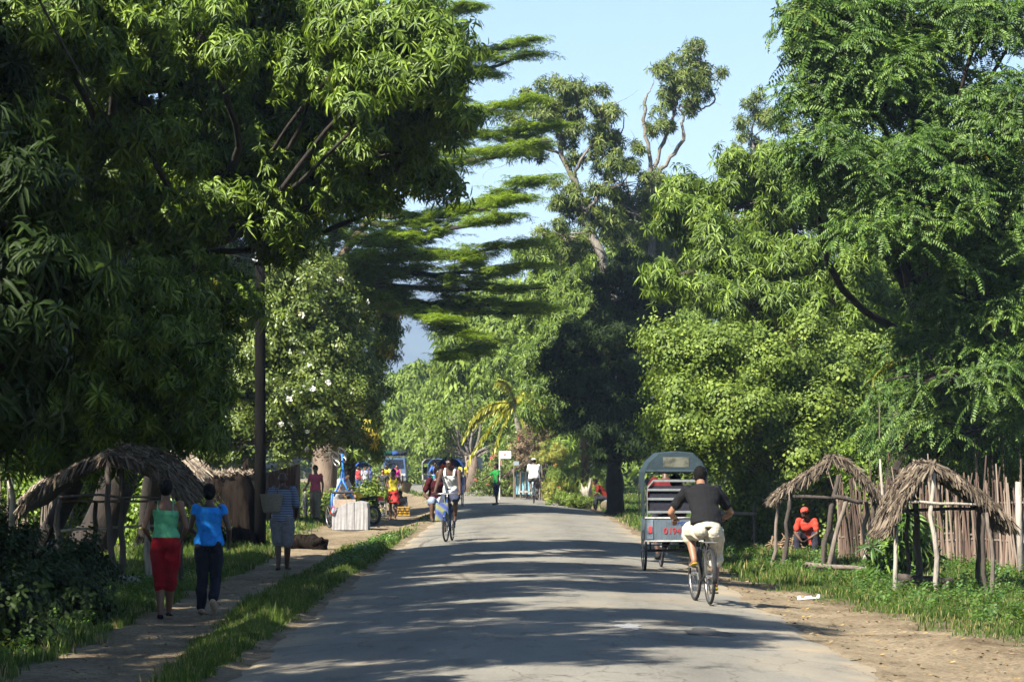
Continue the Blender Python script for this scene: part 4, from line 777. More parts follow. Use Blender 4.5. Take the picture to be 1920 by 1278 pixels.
    # hair, hat
    if hair:
        h = MB()
        if hair != 'bald':
            h.ball(H_((0, -.014, .018)), (.086, .100, .112), rot=HR, nu=16, nv=12)
            if hair in ('bun', 'low'): h.ball(H_((0, -.105, -.005 if hair == 'bun' else -.04)), (.04, .032, .04)); h.ball(H_((0, -.05, -.03)), (.07, .06, .07))
            if hair == 'afro': h.ball(H_((0, -.02, .03)), (.10, .105, .115), rot=HR)
            # shave the face side clear: keep hair behind the forehead line
            h.xf(Matrix.Scale(k, 4)); hp_ = H_((0, .0, 0)) * k; nrm = (HR @ Vector((0, 1, -.75))).normalized(); lim = .045 * k
            vs_ = []
            for v in h.v:
                v = Vector(v); dd = (v - hp_).dot(nrm) - lim
                if dd > 0: v -= nrm * dd
                vs_.append(tuple(v))
            h.v = vs_; ho = soft(h, 'hair', M_hair, root, max(vox, .010), 1, .0015, 60)
            if hair == 'bun':
                MB().tube([(H_((0, -.085, .0)) + HR @ Vector((.036 * math.cos(a_), 0, .036 * math.sin(a_)))) * k for a_ in np.linspace(0, 2 * PI, 13)[:-1]], .012 * k, 6, closed=True).build('scrunchie', cloth('scrunchie', (.45, .22, .30)), root, local=True, smooth=True)
    if hat:
        kind_, hc = hat; h = MB(); h.ball(H_((0, -.005, .045)), (.088, .102, .085), rot=HR, nu=16, nv=10)
        if kind_ == 'cap': h.tube([H_((0, .05, .055)), H_((0, .15, .035))], [(.07, .012), (.05, .008)], 12, up=tuple(HR @ Vector((1, 0, 0))))
        if kind_ == 'brim': h.tube([H_((0, 0, .035)), H_((0, 0, .05))], [.17, .12], 20)
        h.xf(Matrix.Scale(k, 4)); soft(h, 'hat' if kind_ != 'cap' else 'cap', cloth('hat%d' % int(hc[0] * 999 + hc[1] * 99), hc), root, max(vox, .011), 2)
    # clothes
    if top:
        kind_, c_ = top[:2]; hem = top[2] if len(top) > 2 else .08; m_ = c_ if isinstance(c_, bpy.types.Material) else cloth('t%d' % int(c_[0] * 9999 + c_[1] * 777 + c_[2] * 55), c_)
        T_ = MB()
        if kind_ == 'tank' or kind_ == 'strap':
            torso(T_, .011, hem, .80, flare=.012)
            for s_ in (-1, 1):
                rr = .012 if kind_ == 'strap' else .03; x_ = lat * (.095 if kind_ == 'strap' else .10) * s_; fw = lat.cross(J['neck'] - J['chest']).normalized(); fw = fw if fw.y > 0 else -fw; top_ = J['neck'].lerp((J['shL'] + J['shR']) / 2, .75) + x_ + (J['neck'] - J['chest']).normalized() * .022
                T_.tube([J['chest'] + x_ * .95 - fw * .10 + (J['neck'] - J['chest']) * .2, top_ - fw * .065, top_, top_ + fw * .06, J['chest'] + x_ * .95 + fw * .10 + (J['neck'] - J['chest']) * .2], rr, 8)
        else:
            torso(T_, .016, hem, .95, flare=.02)
            t1 = {'vest': .06, 'cap': .12, 'short': .34, 'elbow': .46, 'long': .96}[kind_]
            for s_ in 'LR':
                T_.ball(J['sh' + s_], .071 if kind_ not in ('vest', 'cap') else (.062 if kind_ == 'vest' else .056)); limbt(T_, (J['sh' + s_], J['el' + s_], J['wr' + s_]), ARM, 0, t1, .007 if kind_ == 'cap' else .015, .004 if kind_ == 'cap' else .009 if t1 < .6 else 0)
        if female: [T_.ball(J['chest'] + lat * .07 * s_ + Vector((0, .088, 0)), (.06, .056, .06)) for s_ in (-1, 1)]
        T_.xf(Matrix.Scale(k, 4)); soft(T_, {'tank': 'vest', 'strap': 'tank_top', 'vest': 'vest'}.get(kind_, 'shirt'), m_, root, vox * .9 * k, 3, .0042, 10)
    if bottom:
        kind_, c_ = bottom[:2]; m_ = c_ if isinstance(c_, bpy.types.Material) else cloth('b%d' % int(c_[0] * 9999 + c_[1] * 777 + c_[2] * 55), c_); B_ = MB()
        torso(B_, .012 if kind_ != 'skirt' else .014, 0, .30)
        if kind_ == 'skirt':
            ln = bottom[2] if len(bottom) > 2 else .33; c0 = J['pelvis']; hm = (J['knL'] + J['knR']) / 2; hm = c0.lerp(hm, ln / .44)
            B_.tube([c0 + Vector((0, 0, .06)), c0, c0.lerp(hm, .5), hm], [(.155, .115), (.18, .135), (.205, .17), (.225, .19)], 20, up=tuple(hl))
        else:
            t1 = {'shorts': .42, 'capri': .62, 'knee': .5, 'trousers': .97, 'short': .25}[kind_]; loose = bottom[2] if len(bottom) > 2 else .016
            for s_ in 'LR':
                B_.ball(J['hip' + s_], .10); B_.ball(J['hip' + s_] + Vector((0, -.045, 0)), (.095, .085, .10)); limbt(B_, (J['hip' + s_], J['kn' + s_], J['an' + s_]), LEG, 0, t1, loose, .01)
        B_.xf(Matrix.Scale(k, 4)); soft(B_, {'skirt': 'skirt', 'shorts': 'shorts', 'short': 'shorts', 'knee': 'shorts'}.get(kind_, 'trousers'), m_, root, vox * .9 * k, 3, .0045, 9)
    if shoes:
        for s_ in 'LR':
            an, toe = J['an' + s_] * k, J['toe' + s_] * k; f_ = (toe - an); f_.z *= 1; heel = an + (an - toe).normalized() * .04 * k + Vector((0, 0, -.045 * k)); up_ = Vector((1, 0, 0)); M_ = MB()
            tt = toe + Vector((0, 0, -.012)); mid_ = heel.lerp(tt, .5) + Vector((0, 0, -.01))
            if shoes[0] == 'flip':
                M_.tube([heel - (tt - heel).normalized() * .02, mid_, tt + (tt - heel).normalized() * .03], [(.034, .009), (.038, .009), (.036, .009)], 12, up=up_)
                o = M_.build('sandal', cloth('s%d' % int(shoes[1][0] * 999), shoes[1]), root, local=True, smooth=True)
            else:
                M_.tube([heel + Vector((0, 0, .02)), an + Vector((0, 0, -.02)) * k, an.lerp(toe, .6), toe + (toe - an).normalized() * .02], [.043 * k, .052 * k, .044 * k, .028 * k], 12); M_.ball(heel + Vector((0, 0, .01)), .04 * k)
                soft(M_, 'shoe', cloth('s%d' % int(shoes[1][0] * 999), shoes[1]), root, .014, 2)
    return root, {a: v * k for a, v in J.items()}

def ride_pose(lean=.28, sx=-.25, sz=.98, barY=.42, barZ=1.0, barW=.26, pedal=0.0, hy=0, bbz=.28, seat_y=None, cr=.165, out=1.0, headp=0):
    """rider on a bicycle whose bottom bracket is at y=0; pedal angle moves the left foot"""
    d = {}; py = sx; pz = sz
    d['pelvis'] = (0, py, pz); d['waist'] = (0, py + .08 * lean * 2, pz + .15); d['chest'] = (0, py + .62 * lean, pz + .35); d['neck'] = (0, py + .98 * lean, pz + .50); d['head'] = (0, py + 1.15 * lean + .03, pz + .635)
    for s_, sg in (('L', -1), ('R', 1)):
        sh = Vector((sg * .185, py + .88 * lean, pz + .455)); wr = Vector((sg * barW, barY - .06, barZ + .035)); d['sh' + s_] = tuple(sh)
        mid = (sh + wr) / 2; gap = max(0, .285 ** 2 - ((wr - sh).length / 2) ** 2) ** .5; d['el' + s_] = tuple(mid + Vector((sg * .75 * gap * out, -.25 * gap, -.6 * gap))); d['wr' + s_] = tuple(wr); d['hand' + s_] = (0, 1, -.25)
        a = pedal if s_ == 'L' else pedal + PI; fx, fz = cr * math.sin(a), bbz + cr * math.cos(a)
        hip = Vector((sg * .085, py, pz - .03)); an = Vector((sg * .12, fx - .10, fz + .10)); d['hip' + s_] = tuple(hip); d['an' + s_] = tuple(an); d['toe' + s_] = (sg * .13, fx + .07, fz + .045)
        v = an - hip; L = v.length; h2 = max(0, .43 ** 2 - (L / 2) ** 2) ** .5; nrm = Vector((0, v.z, -v.y)).normalized(); nrm = nrm if nrm.y > 0 else -nrm
        d['kn' + s_] = tuple((hip + an) / 2 + nrm * h2 + Vector((sg * .05, 0, 0)))
    d['headyaw'] = hy; d['headpitch'] = headp; return d
def sit_pose(seat=.42, lean=.25, kneeout=.12, foot=.38, reach=.45, arm='knees'):
    d = dict(pelvis=(0, 0, seat + .08), waist=(0, .05 * lean * 4, seat + .22), chest=(0, .75 * lean, seat + .42), neck=(0, 1.15 * lean, seat + .56), head=(0, 1.35 * lean + .03, seat + .69))
    for s_, sg in (('L', -1), ('R', 1)):
        d['sh' + s_] = (sg * .175, 1.05 * lean, seat + .52); d['hip' + s_] = (sg * .09, 0, seat + .06); d['kn' + s_] = (sg * (.09 + kneeout), foot, max(.48, seat + .10) if seat > .2 else .46); d['an' + s_] = (sg * (.1 + kneeout), foot + .02, .085); d['toe' + s_] = (sg * (.11 + kneeout), foot + .19, .03)
        if arm == 'knees': d['el' + s_] = (sg * .26, lean + .12, seat + .25); d['wr' + s_] = (sg * .14, foot + .02, seat + .20)
        else: d['el' + s_] = (sg * .24, lean + .05, seat + .27); d['wr' + s_] = (sg * .1, foot + .12, seat + .16)
    return d

# ================================================================== BICYCLE AND CYCLE RICKSHAW
M_tyre = mat('tyre_rubber', (.018, .017, .016), .85, .3, 30); M_chrome = mat('worn_chrome', (.35, .34, .32), .35, .2, 20, metal=.9)
M_steel = mat('dull_steel', (.16, .16, .16), .5, .3, 20, metal=.6); M_black = mat('black_plastic', (.012, .012, .013), .6, .3, 20)
M_blue = mat('blue_frame_paint', (.02, .14, .50), .45, .2, 8); M_navy = mat('navy_frame_paint', (.012, .03, .11), .4, .2, 8); M_red = mat('red_paint', (.42, .03, .02), .5, .15, 12)
def wheel(parent, c, r=.33, ax=(1, 0, 0), spokes=20, tw=.02, detail=True, name='wheel'):
    c = Vector(c); ax = Vector(ax).normalized(); u = ax.orthogonal().normalized(); v = ax.cross(u)
    cir = lambda R, n: [c + u * (math.cos(2 * PI * i / n) * R) + v * (math.sin(2 * PI * i / n) * R) for i in range(n)]
    t_ = MB().tube(cir(r - tw, 36), tw, 8, closed=True).build('wheel', M_tyre, parent, local=True, smooth=True); t_.name = name
    m = MB(); m.tube(cir(r - tw * 2.2, 36), tw * .55, 6, closed=True).build('rim', M_chrome, t_, local=True, smooth=True)
    s_ = MB(); s_.tube([c - ax * .05, c + ax * .05], .022, 8)
    for i in range(spokes):
        a = 2 * PI * i / spokes; d = u * math.cos(a) + v * math.sin(a); s_.tube([c + ax * (.03 if i % 2 else -.03) + d * .02, c + d * (r - tw * 2.4)], .0022, 3)
    s_.build('spokes', M_chrome, t_, local=True)
    return t_
def bicycle(label, loc, yaw, frame_m=None, steer=0.0, rack=True, pedal=0.0, detail=True, name='bicycle', group=None, roll=0):
    root = empty(name, loc, yaw, label, 'bicycle', group); root.rotation_euler = (0, roll, yaw); fm = frame_m or M_black
    rh, fh, bb, st, hd = Vector((0, -.45, .335)), Vector((0, .62, .335)), Vector((0, 0, .28)), Vector((0, -.17, .80)), Vector((0, .42, .86))
    f = MB(); hb = Vector((0, .46, .66))
    for a, b_, r in ((bb, st, .017), (st, hd, .016), (bb, hb, .018), (hb, hd + Vector((0, -.012, .03)), .02)): f.tube([a, b_], r, 8)
    for s_ in (-1, 1):
        x = Vector((s_ * .06, 0, 0)); f.tube([bb + x * .5, rh + x], .010, 6); f.tube([st + x * .3, rh + x], .009, 6); f.tube([hb + x * .6, hb + Vector((x.x, .03, -.05)), fh + x], .012, 6)
    f.build('frame', fm, root, local=True, smooth=True)
    wheel(root, rh); wheel(root, fh, ax=(math.cos(steer), math.sin(steer), 0))
    h = MB(); h.tube([hd + Vector((0, -.01, .02)), hd + Vector((0, -.03, .14))], .013, 8)
    h.tube([(-.29, .30, 1.0), (-.24, .36, 1.0), (-.10, .41, 1.01), (0, .39, 1.0), (.10, .41, 1.01), (.24, .36, 1.0), (.29, .30, 1.0)], .012, 8)
    ho = h.build('handlebar', M_chrome, root, local=True, smooth=True)
    for s_ in (-1, 1): MB().tube([(s_ * .26, .34, 1.0), (s_ * .31, .28, 1.0)], .017, 8).build('grip', M_black, ho, local=True, smooth=True)
    s = MB(); s.tube([(0, -.34, .905), (0, -.27, .915), (0, -.18, .91), (0, -.06, .90)], [(.075, .02), (.085, .028), (.05, .025), (.022, .018)], 12, up=(1, 0, 0)); s.build('saddle', M_black, root, local=True, smooth=True)
    MB().tube([st, (0, -.20, .89)], .012, 8).build('seat_post', M_chrome, root, local=True)
    c = MB(); cr = .165
    a = pedal; c.tube([bb + Vector((.03, 0, 0)), bb + Vector((.03 + .004, 0, 0))], .095, 20)
    for s_, aa in ((-1, a), (1, a + PI)):
        e = bb + Vector((s_ * .07, cr * math.sin(aa), cr * math.cos(aa))); c.tube([bb + Vector((s_ * .06, 0, 0)), e], .010, 6); c.box(e + Vector((s_ * .05, 0, 0)), (.09, .07, .02))
    c.build('crank', M_steel, root, local=True)
    ch = MB(); ch.tube([bb + Vector((.032, 0, .095)), rh + Vector((.032, 0, .035)), rh + Vector((.032, -.035, 0)), rh + Vector((.032, 0, -.035)), bb + Vector((.032, 0, -.095))], .005, 4); ch.build('chain', M_steel, root, local=True)
    for (cc, a0, a1) in ((rh, -.2, 2.4), (fh, .6, 2.6)):
        g = MB(); arc = [cc + Vector((0, -math.cos(t_) * .355, math.sin(t_) * .355)) for t_ in np.linspace(a0, a1, 14)]; g.tube(arc, [(.028, .003)] * 14, 8, up=(1, 0, 0)); g.build('mudguard', fm if detail else M_steel, root, local=True, smooth=True)
    if rack:
        k = MB()
        for s_ in (-1, 1): k.tube([(s_ * .06, -.20, .74), (s_ * .06, -.66, .74)], .006, 5); k.tube([(s_ * .06, -.60, .74), rh + Vector((s_ * .07, 0, 0))], .006, 5)
        for y_ in (-.3, -.42, -.54, -.66): k.tube([(-.06, y_, .74), (.06, y_, .74)], .006, 5)
        k.build('rack', M_steel, root, local=True)
    return root
def text_mesh(s, size, ext=.002):
    cu = bpy.data.curves.new('t', 'FONT'); cu.body = s; cu.size = size; cu.extrude = ext; cu.align_x = 'CENTER'; cu.align_y = 'CENTER'; cu.offset = size * .008
    o = bpy.data.objects.new('t', cu); col.objects.link(o); dg = bpy.context.evaluated_depsgraph_get(); me = bpy.data.meshes.new_from_object(o.evaluated_get(dg)); bpy.data.objects.remove(o); return me
def lettering(s, size, parent, loc, rot, m, name='lettering', sx=1.0):
    me = text_mesh(s, size); M_ = Matrix.Translation(loc) @ rot.to_4x4() @ Matrix.Diagonal((sx, 1, 1, 1)); me.transform(M_); return link_mesh(name, me, m, parent, local=True)
def rickshaw(label, loc, yaw, hood_m, body_m, frame_m, plate=None, steer=0.0, hood_open=True, group=None, detail=True, pedal=0.0, slat_m=None):
    """three-wheeled cycle rickshaw: rear tub with hood over two wheels (axle at y=0), bicycle front at +y"""
    root = empty('cycle_rickshaw', loc, yaw, label, 'rickshaw', group); W = .94; slat_m = slat_m or M_steel
    for s_ in (-1, 1): wheel(root, (s_ * (W / 2 - .015), 0, .33), spokes=18 if detail else 10)
    wheel(root, (0, 1.95, .33), ax=(math.cos(steer), math.sin(steer), 0), spokes=18 if detail else 10)
    f = MB(); f.tube([(-W / 2 + .02, 0, .33), (W / 2 - .02, 0, .33)], .020, 8)
    for s_ in (-1, 1): f.tube([(s_ * .36, -.35, .47), (s_ * .36, .45, .47)], .016, 6); f.tube([(s_ * .36, 0, .33), (s_ * .36, 0, .47)], .014, 6); f.tube([(s_ * .30, .45, .47), (0, 1.0, .42)], .014, 6)
    f.tube([(0, .45, .47), (0, 1.35, .30), (0, 1.80, .66), (0, 1.74, .92)], .018, 8); f.tube([(0, 1.35, .30), (0, 1.17, .84)], .016, 8); f.tube([(0, 1.17, .80), (0, 1.76, .84)], .015, 8)
    for s_ in (-1, 1): f.tube([(s_ * .05, 1.80, .68), (s_ * .06, 1.95, .33)], .012, 6)
    f.build('frame', frame_m, root, local=True, smooth=True)
    h = MB(); h.tube([(-.28, 1.50, 1.02), (-.2, 1.66, 1.03), (0, 1.72, 1.0), (.2, 1.66, 1.03), (.28, 1.50, 1.02)], .013, 8); h.build('handlebar', M_chrome, root, local=True, smooth=True)
    MB().tube([(0, 1.00, .905), (0, 1.1, .915), (0, 1.28, .90)], [(.08, .025), (.085, .03), (.022, .018)], 12, up=(1, 0, 0)).build('saddle', M_black, root, local=True, smooth=True)
    c = MB(); bb = Vector((0, 1.35, .30))
    for s_, aa in ((-1, pedal), (1, pedal + PI)):
        e = bb + Vector((s_ * .07, .165 * math.sin(aa), .165 * math.cos(aa))); c.tube([bb + Vector((s_ * .06, 0, 0)), e], .010, 6); c.box(e + Vector((s_ * .05, 0, 0)), (.09, .07, .02))
    c.tube([bb + Vector((.03, 0, 0)), bb + Vector((.036, 0, 0))], .09, 16); c.build('crank', M_steel, root, local=True)
    # tub: back panel, sides, floor, front board
    t = MB(); t.box((0, -.36, .665), (W, .018, .34)); t.box((-W / 2 + .009, .02, .665), (.018, .74, .34)); t.box((W / 2 - .009, .02, .665), (.018, .74, .34)); t.box((0, .04, .492), (W - .04, .72, .016)); t.box((0, .70, .40), (W - .1, .5, .016))
    tub = t.build('tub', body_m, root, local=True)
    tr = MB(); tr.box((0, -.375, .487), (W + .02, .012, .022)); tr.box((0, -.375, .842), (W + .02, .012, .022)); tr.build('trim', mat('pale_trim', (.42, .42, .40), .6, .2, 15), tub, local=True)
    if detail:
        g = MB()
        for x_ in (-.40, .40): g.box((x_, -.376, .665), (.10, .010, .30))
        for x_ in np.linspace(-.30, .30, 9): g.box((x_, -.370, .665), (.004, .006, .31))
        g.build('panel_ribs', mat('panel_ribs', (.13, .16, .19), .6, .2, 15), tub, local=True)
        for x_ in (-.395, .395): MB().box((x_, -.386, .66), (.052, .014, .105)).build('reflector', mat('red_reflector', (.45, .05, .04), .35, .1, 20), tub, local=True)
    if plate:
        R = Matrix.Rotation(PI / 2, 3, 'X'); lettering(plate, .135, tub, Vector((.02, -.3765, .635)), R, mat('plate_red', (.30, .02, .02), .7), 'plate_number')
        lettering('CYCLO', .065, tub, Vector((.09, -.3765, .755)), R, mat('plate_blue', (.03, .05, .22), .7), 'faded_wording', 1.5)
    MB().box((0, .12, .70), (W - .08, .46, .09)).build('seat', cloth('vinyl', (.02, .02, .028)), root, local=True)
    # slatted backrest
    sl = MB(); ws = (.44, .44, .44, .33)
    for z_, w_ in zip((.93, 1.13, 1.27, 1.41), ws): sl.box((0, -.33, z_), (w_ * 2, .022, .035))
    for s_ in (-1, 1): sl.tube([(s_ * .44, -.33, .83), (s_ * .44, -.33, 1.29), (s_ * .33, -.33, 1.42)], .013, 6)
    sl.build('slatted_backrest', slat_m, root, local=True)
    MB().box((0, -.29, 1.12), (.82, .03, .42)).build('back_cushion', cloth('vinyl', (.02, .02, .028)), root, local=True)
    # hood: faceted canvas over hoops
    prof = [(-.50, .86), (-.505, 1.25), (-.50, 1.55), (-.42, 1.70), (-.27, 1.84), (0, 1.865), (.27, 1.84), (.42, 1.70), (.50, 1.55), (.505, 1.25), (.50, .86)]
    ys_ = [-.40, -.34, 0.0, .42]; hd = MB(); vs = []; fs = []; n = len(prof)
    for j, y_ in enumerate(ys_):
        for i, (x_, z_) in enumerate(prof):
            k = (.97, 1.0, 1.0, .99)[j]; zz = z_ if z_ > 1.5 else (z_ if j in (1, 2) else z_ + (.25 if j == 3 else .10) * (1.55 - z_))
            vs.append((x_ * k, y_ + (.02 if z_ < 1.3 else 0), zz * (1 if j else .992)))
    for j in range(len(ys_) - 1):
        for i in range(n - 1):
            if i in (0, 9) and j == 2: continue
            fs.append((j * n + i, j * n + i + 1, (j + 1) * n + i + 1, (j + 1) * n + i))
    # back flap of the hood
    b0 = len(vs); fl = [(-.46, 1.56), (-.40, 1.69), (-.26, 1.825), (0, 1.85), (.26, 1.825), (.40, 1.69), (.46, 1.56)]
    vs += [(x_, -.405, z_) for x_, z_ in fl]; fs.append(tuple(b0 + i for i in range(7)))
    hd.add(vs, fs); ho = hd.build('hood', hood_m, root, local=True)
    so_ = ho.modifiers.new('s', 'SOLIDIFY'); so_.thickness = .006
    MB().box((0, -.414, 1.695), (.40, .006, .155)).build('rear_window', mat('cloudy_plastic', (.10, .10, .075), .25, .4, 6, spec=.6), ho, local=True)
    MB().tube([(-.47, -.41, 1.555), (.47, -.41, 1.555)], .020, 8).build('hood_roll', hood_m, ho, local=True)
    hp = MB()
    for y_ in (-.34, .42):
        hp.tube([(x_ * .98, y_, z_ - .012) for x_, z_ in prof], .010, 6)
    for s_ in (-1, 1): hp.tube([(s_ * .49, -.34, 1.24), (s_ * .49, .42, 1.24)], .010, 6)
    hp.build('hood_hoop', frame_m, root, local=True)
    return root
# ================================================================== STALLS, HUTS, FENCES
def strandmat(name, a, b, c): return leafmat(name, a, b, c, trans=0.0, rough=.95, spec=.1, yellow=c)
M_thatch = strandmat('old_thatch', (.035, .027, .020), (.10, .078, .056), (.20, .16, .12))
M_thatchp = strandmat('bleached_thatch', (.10, .075, .055), (.25, .20, .15), (.42, .36, .28))
M_thbase = mat('thatch_base', (.045, .035, .025), .95, .4, 20, .8)
M_post = mat('weathered_pole', (.13, .105, .085), .9, .3, 14, .7, stretch=(1, 1, .2)); M_postd = mat('dark_pole', (.05, .04, .032), .9, .3, 14, .7, stretch=(1, 1, .2)); M_postp = mat('pale_pole', (.26, .23, .19), .9, .3, 14, .7, stretch=(1, 1, .2))
M_stickv = leafmat('varied_sticks', (.045, .032, .026), (.13, .092, .070), (.25, .20, .16), trans=0, rough=.9, spec=.1, yellow=(.11, .072, .055), yamt=.8)
M_stick = mat('red_brown_sticks', (.17, .115, .085), .85, .45, 9, .6, stretch=(6, 6, 1), c2=(.05, .036, .03)); M_plank = mat('grey_planks', (.22, .20, .17), .9, .35, 9, .5, stretch=(5, 5, .5))
def strands(P0, D, L, W, rng, lift=.03):
    n = len(P0); D = D / np.linalg.norm(D, axis=1, keepdims=True); S = np.cross(D, rng.normal(size=(n, 3))); S /= np.linalg.norm(S, axis=1, keepdims=True); S *= W[:, None] * .5
    a = P0 - D * (L * .3)[:, None]; m = P0 + D * (L * .3)[:, None] + np.array([0, 0, -.01]); e = P0 + D * (L * .7)[:, None] + np.array([0, 0, -1]) * (L * .10)[:, None]
    V = np.stack([a - S, a + S, m + S, m - S, e + S * .4, e - S * .4], 1).reshape(-1, 3); k = np.arange(n)[:, None] * 6
    loops = (k + np.array([0, 1, 2, 3, 3, 2, 4, 5])[None]).ravel(); r = np.repeat(rng.random(n), 6)
    return V.astype(np.float32), loops, np.full(2 * n, 4), np.stack([r, r * 0 + .4, r * 0], 1).astype(np.float32)
def thatch_roof(root, outline, depth, m, n=2600, seed=1, fringe=500, thick=.07, slant=(0, 0, 0), L=(.16, .36), name='thatch_roof'):
    rng = np.random.default_rng(seed); O = np.array([tuple(p) for p in outline]); k = len(O); sl = np.array(slant)
    ia = int(np.argmax(O[:, 2])); seg = np.linalg.norm(np.diff(O, axis=0), axis=1); cum = np.concatenate([[0], np.cumsum(seg)]); tot = cum[-1]
    mb = MB(); back = O + np.array([0, depth, 0]) + sl
    vs = [tuple(p) for p in O] + [tuple(p) for p in back] + [tuple(p - np.array([0, 0, thick])) for p in O] + [tuple(p - np.array([0, 0, thick])) for p in back]
    fs = [(i, i + 1, k + i + 1, k + i) for i in range(k - 1)] + [(2 * k + i, 3 * k + i, 3 * k + i + 1, 2 * k + i + 1) for i in range(k - 1)] + [(i, 2 * k + i, 2 * k + i + 1, i + 1) for i in range(k - 1)] + [(k + i, k + i + 1, 3 * k + i + 1, 3 * k + i) for i in range(k - 1)] + [(0, k, 3 * k, 2 * k), (k - 1, 3 * k - 1, 4 * k - 1, 2 * k - 1)]
    mb.add(vs, fs); base = mb.build(name, M_thbase, root)
    s_ = rng.random(n) * tot; i = np.clip(np.searchsorted(cum, s_) - 1, 0, k - 2); f = ((s_ - cum[i]) / seg[i])[:, None]; d = rng.random(n)
    p = O[i] * (1 - f) + O[i + 1] * f; T_ = (O[i + 1] - O[i]) / seg[i][:, None]; T_ = np.where((i < ia)[:, None], -T_, T_)
    p = p + np.array([0, 1, 0]) * (d * depth)[:, None] + sl * d[:, None]; p[:, 2] += rng.uniform(-.01, .05, n); D = T_ * 1.0 + rng.normal(size=(n, 3)) * .16 + np.array([0, -.05, -.12])
    A = strands(p, D, rng.uniform(L[0], L[1], n), rng.uniform(.012, .035, n), rng)
    # fringe hanging along the front gable and both eaves
    m_ = fringe; s_ = rng.random(m_) * tot; i = np.clip(np.searchsorted(cum, s_) - 1, 0, k - 2); f = ((s_ - cum[i]) / seg[i])[:, None]; q = O[i] * (1 - f) + O[i + 1] * f
    T2 = (O[i + 1] - O[i]) / seg[i][:, None]; T2 = np.where((i < ia)[:, None], -T2, T2); q[:, 1] += rng.uniform(-.06, .10, m_); q[:, 2] -= rng.uniform(0, .06, m_)
    B = strands(q, T2 * .55 + np.array([0, -.25, -.75]) + rng.normal(size=(m_, 3)) * .22, rng.uniform(.10, .26, m_), rng.uniform(.012, .03, m_), rng)
    e = int(m_ * .9); en = np.where(rng.random(e) < .5, 0, k - 1); r_ = rng.random(e); q = O[en] + np.array([0, 1, 0]) * (r_ * depth)[:, None] + sl * r_[:, None]
    dirx = np.where(en == 0, -1, 1) * 1.0; C_ = strands(q, np.stack([dirx * .6, r_ * 0, -.9 + r_ * 0], 1) + rng.normal(size=(e, 3)) * .22, rng.uniform(.10, .28, e), rng.uniform(.012, .03, e), rng)
    leaves_obj('thatch', [A, B, C_], m, base)
    return base
def crooked(mb, a, b, r0, r1, rng, n=7, k=.018):
    a, b = Vector(a), Vector(b); mb.tube([a.lerp(b, i / (n - 1)) + Vector(rng.normal(size=3) * k * (0 < i < n - 1)) for i in range(n)], [r0 + (r1 - r0) * i / (n - 1) for i in range(n)], 8)
def stall(label, Y, outline_px, depth, posts, rails, m, seed, base_px, n=2600, fringe=500, slant=(0, 0, 0), name='thatch_stall', thick=.07):
    rng = np.random.default_rng(seed); root = empty(name, G(base_px, Y), 0, label, 'stall')
    thatch_roof(root, [P(x, y, Y) for x, y in outline_px], depth, m, n, seed, fringe, thick, slant)
    for (xt, yt, xb, dy, r, mm) in posts:
        mb = MB(); t_ = P(xt, yt, Y + dy); g = G(xb, Y + dy, -.08); crooked(mb, g, t_, r * 1.15, r * .85, rng); mb.build('post', mm, root, smooth=True)
    for (x0, y0, x1, y1, dy0, dy1, r, mm) in rails:
        mb = MB(); crooked(mb, P(x0, y0, Y + dy0), P(x1, y1, Y + dy1), r, r * .8, rng, 6, .015); mb.build('rail', mm, root, smooth=True)
    return root
stall('open stall with shaggy dark thatch at the right edge, before the stick fence', 38.5, [(1672, 985), (1684, 955), (1702, 922), (1726, 890), (1750, 872), (1786, 888), (1828, 918), (1866, 946), (1896, 978)], 1.5,
      [(1750, 885, 1756, 0, .034, M_postp), (1720, 905, 1722, .8, .045, M_postd), (1678, 965, 1676, .1, .030, M_postp), (1842, 950, 1846, .1, .032, M_postd), (1850, 960, 1862, .0, .028, M_post), (1832, 930, 1832, 1.2, .035, M_postd), (1700, 940, 1700, 1.3, .03, M_postd)],
      [(1700, 940, 1852, 945, 0, 0, .022, M_postp), (1690, 958, 1845, 952, 1.2, 1.2, .025, M_postd), (1695, 955, 1740, 985, 0, 1.0, .02, M_postd), (1750, 872, 1735, 880, 0, 1.5, .03, M_postd)], M_thatch, 301, 1750, n=3000, fringe=620, slant=(-.05, 0, .0))
stall('open stall with sagging thatch and slanting poles, nearer the plank fence', 47, [(1456, 930), (1468, 921), (1490, 908), (1530, 882), (1562, 860), (1582, 862), (1604, 878), (1630, 905), (1652, 935), (1675, 985)], 1.7,
      [(1480, 925, 1466, 0, .038, M_postd), (1462, 930, 1446, .3, .03, M_post), (1572, 890, 1536, .1, .045, M_postd), (1588, 930, 1548, 0, .040, M_post), (1556, 940, 1560, 1.2, .04, M_postp), (1640, 940, 1632, .4, .04, M_postd), (1624, 940, 1620, .9, .04, M_postp), (1655, 960, 1650, .1, .045, M_post)],
      [(1478, 928, 1560, 934, 0, 0, .035, M_postd), (1560, 930, 1618, 940, 0, 0, .04, M_postd)], M_thatch, 302, 1565, n=3000, fringe=620, slant=(.1, 0, .0))
stall('dark open thatch stall left of the two women', 43, [(40, 945), (62, 925), (100, 898), (150, 870), (200, 854), (245, 860), (280, 875), (312, 898), (342, 932)], 1.6,
      [(112, 935, 110, 0, .035, M_postd), (200, 865, 213, 0, .045, M_postd), (228, 870, 232, .3, .045, M_postd), (345, 930, 340, .6, .035, M_postd), (180, 940, 178, 1.0, .04, M_postd), (275, 960, 278, 1.3, .05, M_postp), (110, 935, 100, 1.4, .035, M_post)],
      [(110, 932, 305, 934, 0, 0, .020, M_postd), (110, 940, 300, 938, .9, .9, .02, M_post), (112, 995, 290, 985, 1.3, 1.3, .022, M_postp), (290, 985, 350, 980, 1.3, 1.3, .022, M_postp)], M_thatch, 303, 200, n=3600, fringe=620, slant=(.15, 0, .14), thick=.16)
